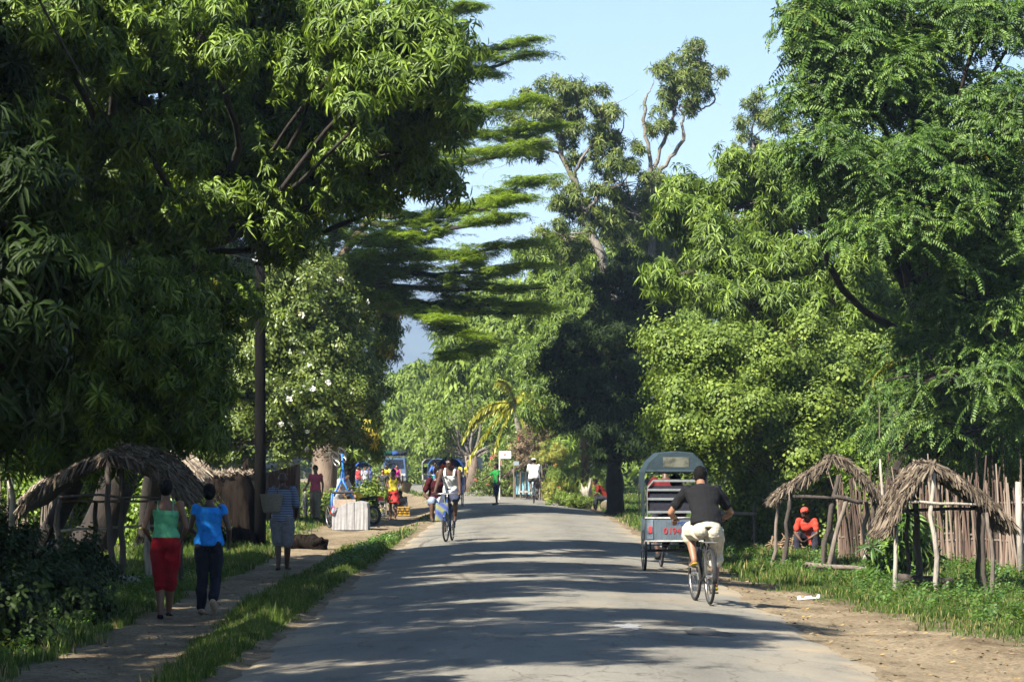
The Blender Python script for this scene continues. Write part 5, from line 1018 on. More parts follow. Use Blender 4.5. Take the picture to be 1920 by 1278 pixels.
stall('pale bleached thatch roof behind the dark left stall', 58, [(30, 945), (60, 915), (100, 885), (150, 862), (205, 852), (270, 856), (330, 885), (350, 900)], 2.6,
      [(45, 940, 45, .2, .05, M_post), (205, 870, 205, .2, .05, M_post), (340, 900, 340, .3, .05, M_post)], [], M_thatchp, 304, 190, n=3600, fringe=400, slant=(.2, 0, .25), name='thatch_hut')
def gnarled(name, label, cat, px, Y, prof, m, seed, top_cut=True, lean=(0, 0), part='trunk'):
    """irregular fluted trunk or stump: prof = (z, radius)"""
    rng = np.random.default_rng(seed); g = G(px, Y, -.08); root = empty(name, g, 0, label, cat); n = 40; ph = rng.random(5) * 6; vs = []; fs = []
    for j, (z, r) in enumerate(prof):
        for i in range(n):
            a = 2 * PI * i / n; fl = 1 + .16 * math.sin(3 * a + ph[0]) + .12 * math.sin(5 * a + ph[1] + z) + .09 * math.sin(11 * a + ph[2] + z * 2) + .04 * rng.normal()
            zz = z + (.16 * math.cos(a) + .14 * math.sin(2 * a + ph[3]) + .09 * math.sin(5 * a + ph[4]) + .04 * rng.normal()) * (j == len(prof) - 1 and top_cut)
            vs.append((g.x + lean[0] * z + r * fl * math.cos(a), g.y + lean[1] * z + r * fl * math.sin(a) * .8, g.z + zz))
    for j in range(len(prof) - 1):
        for i in range(n): fs.append((j * n + i, j * n + (i + 1) % n, (j + 1) * n + (i + 1) % n, (j + 1) * n + i))
    vs.append((g.x + lean[0] * prof[-1][0], g.y, g.z + prof[-1][0] - .25)); c_ = len(vs) - 1; b_ = (len(prof) - 1) * n
    fs += [(b_ + i, b_ + (i + 1) % n, c_) for i in range(n)]
    mb = MB(); mb.add(vs, fs); mb.build(part, m, root, smooth=True); return root
M_shadewood = mat('shade_darkened_wood', (.012, .009, .007), .95, .5, 6, 1.0, stretch=(3, 3, .5), spec=.05)  # near black: shade on the stump and log is put into the colour
st_ = gnarled('tree_stump', 'huge dark gnarled tree stump beside the pole', 'stump', 432, 62.4, [(0, .78), (.2, .68), (.5, .60), (.9, .58), (1.25, .54), (1.5, .46), (1.62, .40)], M_shadewood, 7)
rng = np.random.default_rng(12); n = 700; a_ = rng.random(n) * 2 * PI; r_ = .5 * rng.random(n) ** .5; g = G(432, 62.4)
leaves_obj('dry_shoots', [strands(np.stack([g.x + r_ * np.cos(a_), g.y + r_ * np.sin(a_) * .8, g.z + 1.52 + rng.random(n) * .10], 1), rng.normal(size=(n, 3)) + np.array([0, 0, .3]), rng.uniform(.06, .2, n), rng.uniform(.01, .03, n), rng)], M_thatchp, st_)
lg = MB(); rgl = np.random.default_rng(9); crooked(lg, G(551, 60.8, .12), G(614, 60.1, .10), .19, .12, rgl, 13, .035); lg.tube([G(590, 60.2, .14), G(604, 59.9, .24)], [.08, .05], 8)
tag(lg.build('fallen_log', M_shadewood, smooth=True), 'short thick dark log lying by the footpath', 'log')
gnarled('tree_stump', 'small pale cut stump behind the seated man', 'stump', 1099, 109, [(0, .18), (.3, .15), (.7, .17), (.95, .21)], M_postp, 10)
for i, (px, Y, s_) in enumerate([(240, 42, .22), (185, 43.5, .16), (262, 43, .13)]):
    mb = MB(); mb.ball((0, 0, 0), (s_, s_ * .7, s_ * .5), nu=14, nv=9); rr = np.random.default_rng(i); mb.v = [tuple(np.array(v) * (1 + .12 * rr.normal())) for v in mb.v]; g = G(px, Y, s_ * .25)
    o = mb.xf(Matrix.Translation(g)).build('stone', mat('grey_stone', (.20, .19, .18), .9, .3, 12, .6), smooth=True)
    tag(o, ['largest grey stone at the foot of the left stall', 'stone nearest the middle posts of the left stall', 'smallest stone beside the left stall, nearest the path'][i], 'stone')
# pole and cable
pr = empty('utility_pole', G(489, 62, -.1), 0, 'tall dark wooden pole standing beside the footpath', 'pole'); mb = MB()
mb.tube([G(489, 62, -.1), P(488, 800, 62), P(488, 600, 62), P(487, 440, 62)], [.125, .118, .112, .105], 14); mb.build('shaft', mat('shade_darkened_pole', (.006, .0055, .005), .9, .3, 9, .6, spec=.05, stretch=(1, 1, .2)), pr, smooth=True)  # near black shaft colour stands in for tree shade on the pole
mb = MB().tube([P(473, 487, 61.9), P(487, 490, 61.8)], .03, 8).tube([P(480, 470, 61.9), P(480, 492, 61.9)], .022, 8).build('insulator', M_steel, pr)
cab = [P(58, -30, 30), P(105, 60, 34.5), P(150, 140, 38.5), P(200, 225, 43), P(255, 318, 47.5), P(310, 396, 52), P(360, 445, 55.5), P(410, 472, 58.5), P(473, 487, 61.9)]
tag(MB().tube(cab, .015, 8).build('overhead_cable', mat('cable', (.03, .028, .026), .8), smooth=True), 'thick dark cable sagging from the top left to the pole', 'cable')
# plank huts
def plank_hut(label, Y, x0, x1, ytop0, ytop1, wall_m, roof_m, depth, seed, over=.12, name='plank_hut'):
    rng = np.random.default_rng(seed); root = empty(name, G((x0 + x1) / 2, Y), 0, label, 'hut'); xa, xb = X(x0, Y), X(x1, Y); za, zb = P(x0, ytop0, Y).z, P(x1, ytop1, Y).z; gz = tz((xa + xb) / 2, Y) - .1
    mb = MB(); x = xa
    while x < xb:
        w_ = rng.uniform(.09, .15); f = (x - xa) / (xb - xa); zt = za + (zb - za) * f - .03; mb.box((x + w_ / 2, Y + rng.uniform(-.008, .008), (gz + zt) / 2), (w_ - .008, .022, zt - gz)); x += w_
    for s_ in (0, 1): mb.box(((xa, xb)[s_], Y + depth / 2 + .02, (gz + (za, zb)[s_]) / 2), (.03, depth, (za, zb)[s_] - gz - .06))
    mb.box(((xa + xb) / 2, Y + .03, (za * 1 + gz) / 2), (xb - xa, .01, za - gz - .2)); mb.build('plank_wall', wall_m, root)
    rf = MB(); a, b = (xa - over, za), (xb + over, zb); v = [(a[0], Y - over, a[1]), (b[0], Y - over, b[1]), (b[0], Y + depth, b[1] + .25), (a[0], Y + depth, a[1] + .25)]
    rf.add(v + [(p[0], p[1], p[2] + .045) for p in v], [(3, 2, 1, 0), (4, 5, 6, 7), (0, 1, 5, 4), (1, 2, 6, 5), (2, 3, 7, 6), (3, 0, 4, 7)]); rf.build('roof', roof_m, root)
    for s_ in (x0, x1): MB().tube([G(s_, Y - .05, -.05), P(s_, ytop0 + 6 if s_ == x0 else ytop1 + 6, Y - .05)], .045, 8).build('corner_post', M_post, root)
    return root
plank_hut('grey plank hut with pale sheet roof behind the stump', 84, 352, 482, 888, 872, M_plank, mat('pale_sheet', (.38, .33, .27), .7, .3, 8), 3, 5)
plank_hut('reddish brown plank hut right of the pole', 87, 500, 556, 884, 868, mat('red_planks', (.14, .065, .035), .85, .3, 9, .4, stretch=(5, 5, .5)), mat('pale_sheet', (.38, .33, .27), .7), 1.4, 6)
stall('grey conical thatch roof rising behind the plank hut', 93, [(318, 895), (335, 850), (352, 822), (372, 850), (398, 895)], 1.4, [(330, 890, 330, .3, .05, M_post), (390, 890, 390, .3, .05, M_post)], [], M_thatch, 305, 355, n=1200, fringe=300, name='thatch_hut')
# white compound wall far down the road
wr = empty('compound_wall', G(770, 240), 0, 'white plastered wall across the end of the road behind the van', 'wall'); mb = MB(); Yw = 240
for xa, xb in ((655, 700), (702, 800), (802, 905)): mb.box(((X(xa, Yw) + X(xb, Yw)) / 2, Yw, .8), (X(xb, Yw) - X(xa, Yw), .2, 2.4))
mb.build('wall_panel', mat('white_plaster', (.50, .50, .48), .9, .1, 1.5, c2=(.34, .33, .30)), wr)
for x_ in (701, 801): MB().box((X(x_, Yw), Yw - .02, .85), (.35, .35, 2.6)).build('pillar', mat('white_plaster', (.50, .50, .48)), wr)
# stick fence at the right
def fence_sticks(label, A, B, n, h, r, m, seed, hv=.12, rails=2, lean=.05, tall=0, name='stick_fence', railm=None, posts=0, gap=None):
    rng = np.random.default_rng(seed); A, B = np.array(A, float), np.array(B, float); root = empty(name, (A[0], A[1], tz(*A)), 0, label, 'fence'); mb = MB()
    for i in range(n):
        t_ = (i + rng.uniform(-.35, .35)) / n; p = A + (B - A) * t_; hh = h * (1 + rng.normal() * hv) * (1.35 if rng.random() < tall else 1); rr = r * rng.uniform(.7, 1.25); z = tz(*p) - .05; dx, dy = rng.normal(size=2) * lean * hh; off = rng.choice([-1, 1]) * .022
        kx = rng.normal(size=2) * .018
        mb.tube([(p[0], p[1] + off, z), (p[0] + dx * .5 + kx[0], p[1] + off + kx[1], z + hh * .5), (p[0] + dx, p[1] + off + dy * .3, z + hh)], [rr, rr * .92, rr * .7], 6)
    so_ = mb.build('upright_sticks', m, root)
    if m is M_stickv:
        at = so_.data.color_attributes.new('tint', 'FLOAT_COLOR', 'POINT'); nv = len(mb.v); a_ = np.repeat(rng.random((n, 2)), 18, 0)[:nv]; c4 = np.ones((nv, 4), np.float32); c4[:, :2] = a_; at.data.foreach_set('color', c4.ravel())
    for k in range(rails):
        z = h * (.30 + .45 * k); q = MB(); pts = [(A[0] + (B[0] - A[0]) * t_, A[1] + (B[1] - A[1]) * t_ + .0, tz(*(A + (B - A) * t_)) + z + rng.normal() * .02) for t_ in np.linspace(0, 1, 7)]; q.tube(pts, .02, 6); q.build('rail', railm or M_post, root)
    for k in range(posts):
        p = A + (B - A) * (k + .5) / posts; MB().tube([(p[0], p[1] - .07, tz(*p) - .1), (p[0] + .02, p[1] - .07, tz(*p) + h * 1.12)], .05, 8).build('post', M_postp, root)
    return root
def xy(px, Y): return (X(px, Y), Y)
fence_sticks('rustic fence of close set reddish sticks behind the right stall', xy(1572, 51.5), xy(1985, 46.5), 172, 1.42, .020, M_stickv, 401, tall=.05, hv=.10, lean=.06, posts=0)
fence_sticks('second row of leaning grey sticks behind the reddish fence', xy(1600, 52.5), xy(1990, 48.8), 34, 1.62, .016, M_stickv, 402, hv=.2, tall=.25, lean=.12, rails=1)
fence_sticks('weathered grey plank fence beside the plot with the brush pile', xy(1412, 62), xy(1560, 61), 26, 1.12, .030, M_plank, 403, lean=.015, rails=2, name='plank_fence', posts=3)
fence_sticks('pale stake fence seen through the left stall', xy(185, 74), xy(268, 74), 22, 1.2, .03, M_plank, 404, lean=.02, rails=1, name='stake_fence')
fence_sticks('ragged stick fence behind the left stall, near the picture edge', xy(-20, 50), xy(130, 49), 34, 1.05, .022, M_post, 405, lean=.12, hv=.3, rails=1)
pf = empty('rail_fence', G(1385, 58), 0, 'bamboo rail lashed between two stakes right of the rickshaw', 'fence'); MB().tube([P(1350, 961, 58), P(1418, 963, 58)], .035, 8).build('rail', M_postp, pf)
for x_ in (1354, 1414): MB().tube([G(x_, 58.05, -.05), P(x_, 945, 58.05)], .03, 8).build('stake', M_post, pf)
tag(MB().tube([G(1913, 43.8, -.1), P(1911, 990, 43.8), P(1909, 903, 43.8)], [.055, .05, .046], 10).build('fence_post', M_postp, smooth=True), 'thick pale post standing alone at the right edge', 'post')
tag(MB().tube([G(20, 47.5, -.1), P(24, 930, 47.5), P(14, 884, 47.5)], [.05, .05, .042], 10).build('fence_post', M_postp, smooth=True), 'leaning pale post at the left edge by the thatch roof', 'post')
tag(MB().tube([G(1648, 51.4, -.1), P(1655, 930, 51.4), P(1650, 860, 51.4)], [.03, .028, .018], 8).build('pole', M_postp, smooth=True), 'tall pale pole leaning up between the two right stalls', 'pole')
# log benches
def log_bench(label, a, b, legs, r, m):
    root = empty('log_bench', ((a[0] + b[0]) / 2, (a[1] + b[1]) / 2, a[2] - .3), 0, label, 'bench'); rng = np.random.default_rng(3); mb = MB(); crooked(mb, a, b, r, r * .8, rng, 6, .012); mb.build('seat_log', m, root, smooth=True)
    for f in legs:
        p = Vector(a).lerp(Vector(b), f); MB().tube([(p.x - .06, p.y, tz(p.x, p.y) - .05), (p.x, p.y, p.z)], [r * 1.1, r * .9], 8).build('leg', m, root)
log_bench('thin log bench in the weeds before the slanting pole stall', P(1510, 1058, 46), P(1645, 1066, 45.5), (.15, .92), .045, M_post)
log_bench('dark low bench inside the right hand stall', P(1684, 1082, 39.2), P(1786, 1088, 39.2), (.1, .5, .9), .06, M_postd)
# brush pile
bp_ = empty('brush_pile', G(1478, 56), 0, 'heap of dry brown twigs by the slanting pole stall', 'brush pile'); mb = MB(); rng = np.random.default_rng(8)
for i in range(200):
    a, r = rng.random() * PI, .42 * rng.random() ** .5; c_ = Vector((X(1478, 56) + math.cos(a * 2) * r * 1.0, 56 + math.sin(a * 2) * r * .7, tz(X(1478, 56), 56) + .38 * (1 - r / .45) * rng.random() + .03)); d = Vector(rng.normal(size=3)); d.z *= .45; d.normalize(); L = rng.uniform(.12, .36)
    mb.tube([c_ - d * L, c_ + Vector(rng.normal(size=3) * .03), c_ + d * L], rng.uniform(.005, .013), 4)
mb.build('twigs', mat('dry_twig', (.22, .15, .09), .9, .3, 20), bp_)
# kiosk
Yk = 127; kr = empty('roadside_kiosk', G(985, Yk), 0, 'small thatched kiosk with sky blue boards behind the man in white', 'kiosk')
for i, x_ in enumerate(np.linspace(968, 1010, 8)): MB().box((X(x_, Yk), Yk + .0, (P(0, 884, Yk).z + P(0, 926, Yk).z) / 2), (.11, .02, P(0, 884, Yk).z - P(0, 926, Yk).z)).build('board', [mat('sky_blue_board', (.16, .34, .44), .8, .3, 9), mat('pale_blue_board', (.30, .42, .46), .8, .3, 9)][i % 2], kr)
thatch_roof(kr, [P(950, 888, Yk - .4), P(968, 876, Yk - .4), P(990, 862, Yk - .4), P(1008, 856, Yk - .4), P(1022, 868, Yk - .4), P(1034, 892, Yk - .4)], 1.5, M_thatch, 900, 77, 260)
for x_ in (966, 976, 1012, 1016): MB().tube([G(x_, Yk - .3, -.05), P(x_, 866 if x_ > 980 else 880, Yk - .3)], .035, 6).build('post', M_post, kr)
MB().box((X(985, Yk), Yk - .35, P(0, 921, Yk).z), (.55, .4, .08)).build('counter', M_postp, kr)
def sign(label, px, py, w_, h_, Y, m, postm, text=None, tm=None, rot=0):
    c_ = P(px, py, Y); root = empty('sign', G(px, Y), 0, label, 'sign'); MB().box(c_, (w_, .02, h_)).build('board', m, root); xp = X(px, Y) - w_ * .46; MB().tube([(xp, Y + .03, tz(xp, Y) - .1), (xp, Y + .03, c_.z + h_ * .45)], .03, 8).build('post', postm, root)
    if text:
        me = text_mesh(text, h_ * .42); me.transform(Matrix.Translation((c_.x + .04, Y - .013, c_.z)) @ Matrix.Rotation(PI / 2, 4, 'X')); link_mesh('lettering', me, tm, root)
sign('white signboard on a white post among pink flowers', 947, 852, .52, .33, 124, mat('white_board', (.52, .52, .50), .6, .05, 5), mat('white_post', (.50, .50, .48), .7), 'M c', mat('faded_red', (.5, .10, .12), .8))
sign('small grey sheet nailed up beside the kiosk roof', 968, 868, .24, .18, 125, mat('grey_sheet', (.20, .23, .25), .5, .1, 5), M_post)
# white moulded tray lying on the dirt
lt = MB(); g = G(1515, 38.2, .012); pts = [(-.15, 0), (-.15, .055), (-.125, .06), (-.115, .03), (-.05, .022), (-.04, .045), (.03, .045), (.04, .022), (.115, .02), (.125, .055), (.15, .05), (.15, 0)]
for s_ in (0, 1): lt.add([], [])
vs = [(x_, -.05, z_) for x_, z_ in pts] + [(x_, .05, z_ * .8) for x_, z_ in pts]; n = len(pts); lt.add(vs, [tuple(range(n)), tuple(range(2 * n - 1, n - 1, -1))] + [(i, (i + 1) % n, n + (i + 1) % n, n + i) for i in range(n)])
lo = lt.xf(Matrix.Translation(g) @ Matrix.Rotation(-.08, 4, 'Y') @ Matrix.Rotation(.1, 4, 'Z')).build('litter', mat('white_foam', (.45, .48, .55), .6, .08, 20)); tag(lo, 'broken piece of white moulded foam lying on the dirt shoulder', 'litter')
# coconut palm
def palm():
    Y = 140; root = empty('coconut_palm', G(985, Y), 0, 'young coconut palm with yellowed fronds arching left', 'palm'); rng = np.random.default_rng(6); hub = P(965, 757, Y)
    MB().tube([G(985, Y, -.1), P(980, 860, Y), hub], [.2, .16, .12], 10).build('trunk', M_barkp, root)
    ends = [((905, 755), (878, 800), .15), ((900, 775), (868, 822), .1), ((925, 790), (880, 862), .2), ((940, 800), (918, 872), .1), ((985, 720), (1030, 735), .4), ((955, 720), (930, 715), .5), ((980, 790), (1000, 850), .3), ((975, 735), (1045, 780), .6)]
    for i, (mid, end, dy) in enumerate(ends):
        a, m_, e = hub, P(mid[0], mid[1] - 8, Y - dy), P(end[0], end[1], Y - dy * 2); V_, L_, T_ = [], [], []; pts = [a * (1 - t_) ** 2 + m_ * 2 * t_ * (1 - t_) + e * t_ * t_ for t_ in np.linspace(0, 1, 34)]
        r = MB().tube(pts[::3], .018, 5).build('frond', leafmat('palm_rib', (.20, .18, .03), (.26, .24, .04), (.3, .28, .05)) if False else mat('palm_rib', (.28, .25, .06), .6), root)
        p0, d0 = [], []
        for j in range(3, 34):
            tan = (pts[j] - pts[j - 1]).normalized()
            for s_ in (-1, 1):
                for q in range(2): p0.append(pts[j - 1].lerp(pts[j], q / 2)); d0.append(tan * .7 + Vector((0, s_ * .5, -.75)) + Vector(rng.normal(size=3) * .1))
        p0 = np.array([tuple(v) for v in p0]); d0 = np.array([tuple(v) for v in d0]); n = len(p0)
        leaves_obj('leaflets', [strands(p0, d0, rng.uniform(.35, .6, n), np.full(n, .075), rng)], leafmat('palm_leaf', (.12, .15, .015), (.28, .29, .03), (.44, .41, .06), trans=.3, rough=.5, yellow=(.3, .28, .04)), r)
palm()
def bare_tree():
    Y = 158; root = empty('bare_tree', G(884, Y), 0, 'half bare tree with upswept grey branches behind the palm', 'tree'); rng = np.random.default_rng(16); mb = MB(); lb = MB(); f = P(882, 852, Y)
    mb.tube([G(884, Y, -.1), P(886, 880, Y), f], [.45, .38, .32], 12)
    tips = []
    for i in range(15):
        a = (i - 7) / 7 * 1.25 + rng.normal() * .08; L = rng.uniform(2.2, 3.9); e = f + Vector((math.sin(a) * L, rng.normal() * .7, math.cos(a) * L * .9)); pts = limb(lb, f + Vector((0, 0, -.2)), e, .09, .02, rng, .08, 7, 6)
        for k in range(4):
            s_ = Vector(pts[3 + k % 3]); e2 = s_ + Vector((math.sin(a + rng.normal() * .6) * 1.1, rng.normal() * .4, math.cos(a) * .9 + rng.random() * .4)); limb(lb, s_, e2, .022, .006, rng, .1, 5, 4); tips.append(tuple(e2))
    mb.build('trunk', mat('bark_grey', (.16, .12, .09)), root, smooth=True); lb.build('limb', M_barkp, root)
    T_ = np.repeat(np.array(tips), 5, 0) + rng.normal(size=(len(tips) * 5, 3)) * .3; leaves_obj('crown', [scatter(T_FAR, T_, sph(len(T_), rng), 1.3, .3, rng)], LM['far'], root)
bare_tree()
# ================================================================== PEOPLE, BICYCLES, VEHICLES IN PLACE
def W_(root, v):      # local point of a placed empty -> world
    return Matrix.LocRotScale(root.location, root.rotation_euler, None) @ Vector(v)
def RG(px, Y, dz=0.0):   # on the road sheet
    x = X(px, Y); u = x - float(cxr(Y)); return Vector((x, Y, -0.13 * (min(abs(u), 2.9) / 2.75) ** 2 + 0.004 * float(fbm(x, Y, .7)) + dz + .002))
# two women on the path (seen from behind)
person('woman from behind in green strappy top and long red shorts on the shaded path', G(312, 34), .05, 1.66, dict(
    elL=(-.26, -.04, 1.13), wrL=(-.20, .14, .98), elR=(.255, -.05, 1.13), wrR=(.20, .13, 1.0), knL=(-.07, .04, .49), anL=(-.06, -.02, .09), toeL=(-.07, .15, .03), knR=(.06, .05, .50), anR=(.03, .16, .10), toeR=(.04, .32, .05), headpitch=-.1),
    'mid', ('strap', (.10, .36, .19), .20), ('capri', (.20, .004, .008), .018), 'bun', ('flip', (.03, .025, .03)), True, .010)
person('woman from behind in bright blue top and black jeans with one heel lifted', G(393, 34.6), -.02, 1.58, dict(
    elL=(-.25, .0, 1.13), wrL=(-.16, .18, 1.05), elR=(.27, -.04, 1.12), wrR=(.24, .14, .95), knL=(-.09, .03, .49), anL=(-.10, .0, .085), toeL=(-.12, .17, .03), knR=(.085, .04, .47), anR=(.085, -.22, .20), toeR=(.10, -.15, .04), headpitch=-.12),
    'dark', ('cap', (.015, .20, .62), .06), ('trousers', (.010, .011, .020), .012), 'low', ('shoe', (.32, .24, .16)), True, .010, fat=1.06)
# man with basket
mstripe, t, b, o = newmat('striped_cloth'); tc = N(t, 'ShaderNodeTexCoord'); wv = N(t, 'ShaderNodeTexWave', Scale=11.0, Distortion=.6, bands_direction='Z'); t.links.new(tc.outputs['Object'], wv.inputs['Vector'])
t.links.new(ramp(t, wv.outputs['Fac'], [(.30, (.035, .055, .12)), (.62, (.05, .075, .15)), (.72, (.22, .26, .34)), (.9, (.26, .30, .38))]), b.inputs['Base Color']); b.inputs['Roughness'].default_value = .9
mr, mj = person('balding man from behind in a blue striped shirt with a basket on his shoulder', G(530, 49), -.08, 1.68, dict(shR=(.19, -.02, 1.41), elR=(.26, -.02, 1.12), wrR=(.22, .14, .95), elL=(-.24, -.10, 1.20), wrL=(-.20, .05, 1.36), knL=(-.08, .03, .49), anL=(-.06, -.03, .09), knR=(.09, .02, .49), anR=(.07, .10, .09), toeR=(.08, .27, .04)),
    'dark', ('elbow', mstripe, -.05), ('knee', (.15, .15, .17), .035), 'bald', ('flip', (.05, .04, .03)), False, .012, fat=1.12)
bk = empty('woven_basket', W_(mr, (-.15, -.22, 1.0)), -.1, 'grey woven shoulder basket hanging on the balding man\'s back', 'basket'); mb = MB(); vs = []
rings = [(.0, .13, .07), (.03, .15, .09), (.15, .175, .105), (.30, .20, .12), (.32, .205, .122)]
mb.tube([(0, 0, z_) for z_, *_ in rings], [(a_, b_) for _, a_, b_ in rings], 24, cap=True, up=(1, 0, 0)); mb.build('basket_body', mat('woven_grass', (.20, .18, .14), .85, .25, 60, .6), bk, local=True, smooth=True)
h = MB()
for y_ in (-.06, .06): h.tube([(-.10, y_, .31), (-.07, y_, .42), (.02, y_ + .03, .47), (.08, y_, .42), (.10, y_, .31)], .008, 6)
h.build('handles', M_post, bk, local=True)
# man in pink vest pushing a parked bicycle
person('man in a sleeveless pink shirt and khaki trousers looking down beside the big trunk', G(592, 90), PI - .35, 1.72, dict(headpitch=-.35, elL=(-.24, -.03, 1.13), wrL=(-.25, .02, .88), elR=(.25, .02, 1.14), wrR=(.28, .20, 1.0), anL=(-.12, .10, .09), toeL=(-.15, .26, .04), knL=(-.11, .10, .5), anR=(.10, -.12, .10), toeR=(.11, .04, .03)), 'warm', ('vest', (.50, .09, .13), .05), ('trousers', (.22, .18, .12), .03), 'short', ('shoe', (.05, .04, .03)), vox=.016)
bicycle('dusty bicycle leaning by the pale trunk, left of the pink shirted man', G(573, 90.6), PI + .12, M_steel)
# ---- upturned rickshaw being repaired
Yh = 78; hr = empty('upturned_rickshaw', G(655, Yh), 0, 'tipped rickshaw with grey canvas hood on the ground and blue frame in the air', 'rickshaw'); g0 = G(655, Yh).z
hd = MB(); prof = [(622, 990), (626, 962), (637, 948), (655, 942), (675, 940), (688, 943), (690, 960), (689, 992)]; pr_ = [P(x_, y_, Yh - .35) for x_, y_ in prof]; n = len(pr_)
vs = [tuple(p) for p in pr_] + [(p.x * 1 + .03, p.y + .45, p.z + .02) for p in pr_] + [(p.x + .02, p.y + .9, max(p.z - .1, g0)) for p in pr_]
fs = [(j * n + i, j * n + i + 1, (j + 1) * n + i + 1, (j + 1) * n + i) for j in range(2) for i in range(n - 1)] 
hd.add(vs, fs)
# pleated front cloth
fx = np.linspace(622.5, 689.5, 40); fv = []; 
for j in range(7):
    for i, x_ in enumerate(fx):
        yt = np.interp(x_, [p[0] for p in prof[1:7]], [p[1] for p in prof[1:7]]) ; yt = min(yt, 992); y_ = yt + (993 - yt) * j / 6; q = P(x_, y_, Yh - .36); fv.append((q.x, q.y + .006 * math.sin((x_ - 622) / 12.2 * PI) ** 8 * 1 + .006 * math.sin(x_ * .9 + j * .5) * (j / 6), max(q.z, g0 + .01)))
hd.add(fv, [(j * 40 + i, j * 40 + i + 1, (j + 1) * 40 + i + 1, (j + 1) * 40 + i) for j in range(6) for i in range(39)])
cv = hd.build('canvas_hood', mat('grey_canvas', (.26, .25, .245), .85, .12, 5, .3), hr); sm_ = cv.modifiers.new('s', 'SOLIDIFY'); sm_.thickness = .008
for x_ in (650, 664, 682): q0 = P(x_, 941, Yh - .372); q1 = P(x_, 992, Yh - .372); MB().tube([q0, q1], .006, 5).build('seam', mat('canvas_seam', (.16, .155, .15), .9), cv)
MB().box(P(647, 943, Yh - .1), (.58, .03, .22)).build('plank_panel', mat('tan_panel', (.26, .20, .15), .8, .15, 9), hr)
fr = MB(); Yf = Yh - .05
for seq, r in (([(624, 990), (622, 940), (623, 924)], .028), ([(623, 922), (662, 921), (663, 935)], .026), ([(626, 930), (640, 900), (643, 872), (641, 850)], .026), ([(646, 905), (644, 880), (640, 862)], .022), ([(660, 932), (650, 915), (640, 895)], .022)): fr.tube([P(x_, y_, Yf) for x_, y_ in seq], r, 8)
fr.build('frame', M_blue, hr, smooth=True)
MB().tube([P(623, 923, Yf - .05), P(663, 922, Yf - .05)], .035, 8).build('axle_bar', M_black, hr)
def at_wheel(par, px, py, Y, ax, r=.33): o = wheel(par, P(px, py, Y) - par.location, r, ax, 16, .022); return o
at_wheel(hr, 617, 967, Yh + .1, (1, .35, .05)); at_wheel(hr, 630, 861, Yh - .15, (.75, .55, .35), .24); at_wheel(hr, 642, 853, Yh + .2, (.75, .55, .35), .24)
MB().box(P(624, 956, Yh - .42), (.09, .02, .20), Matrix.Rotation(.35, 3, 'Y')).build('reflector_plate', M_red, hr); MB().box(P(624.3, 956, Yh - .435), (.05, .012, .13), Matrix.Rotation(.35, 3, 'Y')).build('reflector_centre', mat('pale_blue_paint', (.15, .35, .6), .5), hr)
person('man in a pale grey shirt and checked shorts bending behind the upturned rickshaw', G(634, 80.5), PI + .9, 1.68, dict(waist=(0, .08, 1.07), chest=(0, .17, 1.25), neck=(0, .26, 1.39), head=(0, .33, 1.50), shL=(-.175, .20, 1.35), shR=(.175, .20, 1.35), elL=(-.24, .28, 1.1), wrL=(-.18, .45, .95), elR=(.24, .28, 1.1), wrR=(.18, .42, .92), headpitch=-.3), 'mid', ('short', (.34, .34, .33), .02), ('knee', (.22, .22, .22), .03), 'short', ('flip', (.05, .04, .03)), vox=.018)
# motorbike behind the upturned rickshaw
mo = empty('motorbike', G(676, 84), 0, 'black motorbike with a red tail light parked behind the grey canvas', 'motorbike'); mo.rotation_euler = (0, 0, .75)
wheel(mo, (0, -.62, .3), .3, tw=.045, spokes=14); wheel(mo, (0, .62, .3), .3, tw=.04, spokes=14)
MB().tube([(0, -.85, .80), (0, -.5, .80), (0, -.1, .76)], [(.08, .05), (.13, .05), (.11, .05)], 12, up=(1, 0, 0)).build('saddle', M_black, mo, local=True, smooth=True)
MB().tube([(0, -.12, .78), (0, .1, .88), (0, .36, .80)], [(.09, .07), (.14, .12), (.09, .08)], 14, up=(1, 0, 0)).build('fuel_tank', mat('yellow_paint', (.62, .42, .02), .35), mo, local=True, smooth=True)
MB().box((0, .0, .45), (.22, .42, .34)).tube([(0, -.62, .3), (0, -.1, .5), (0, .35, .8), (0, .62, .3)], .03, 8).build('engine', M_steel, mo, local=True)
MB().box((0, -.92, .78), (.16, .10, .12)).build('tail_light', M_red, mo, local=True); MB().box((0, -.96, .70), (.22, .03, .04)).build('tail_trim', M_chrome, mo, local=True)
MB().tube([(-.34, .32, 1.05), (0, .42, .98), (.34, .32, 1.05)], .014, 6).build('handlebar', M_chrome, mo, local=True); MB().ball((0, .55, .86), .11).build('headlight', M_chrome, mo, local=True, smooth=True)
person('bare backed person with a red waistband crouching beyond the motorbike', G(659, 95), PI * .05, 1.6, sit_pose(.30, .3), 'warm', None, ('shorts', (.42, .03, .03), .02), 'short', vox=.02)
person('woman in a white top and purple shorts standing behind the motorbike', G(653, 135), PI, 1.66, None, 'mid', ('vest', (.55, .52, .50), .1), ('short', (.30, .08, .38), .02), 'short', vox=.02, female=True)
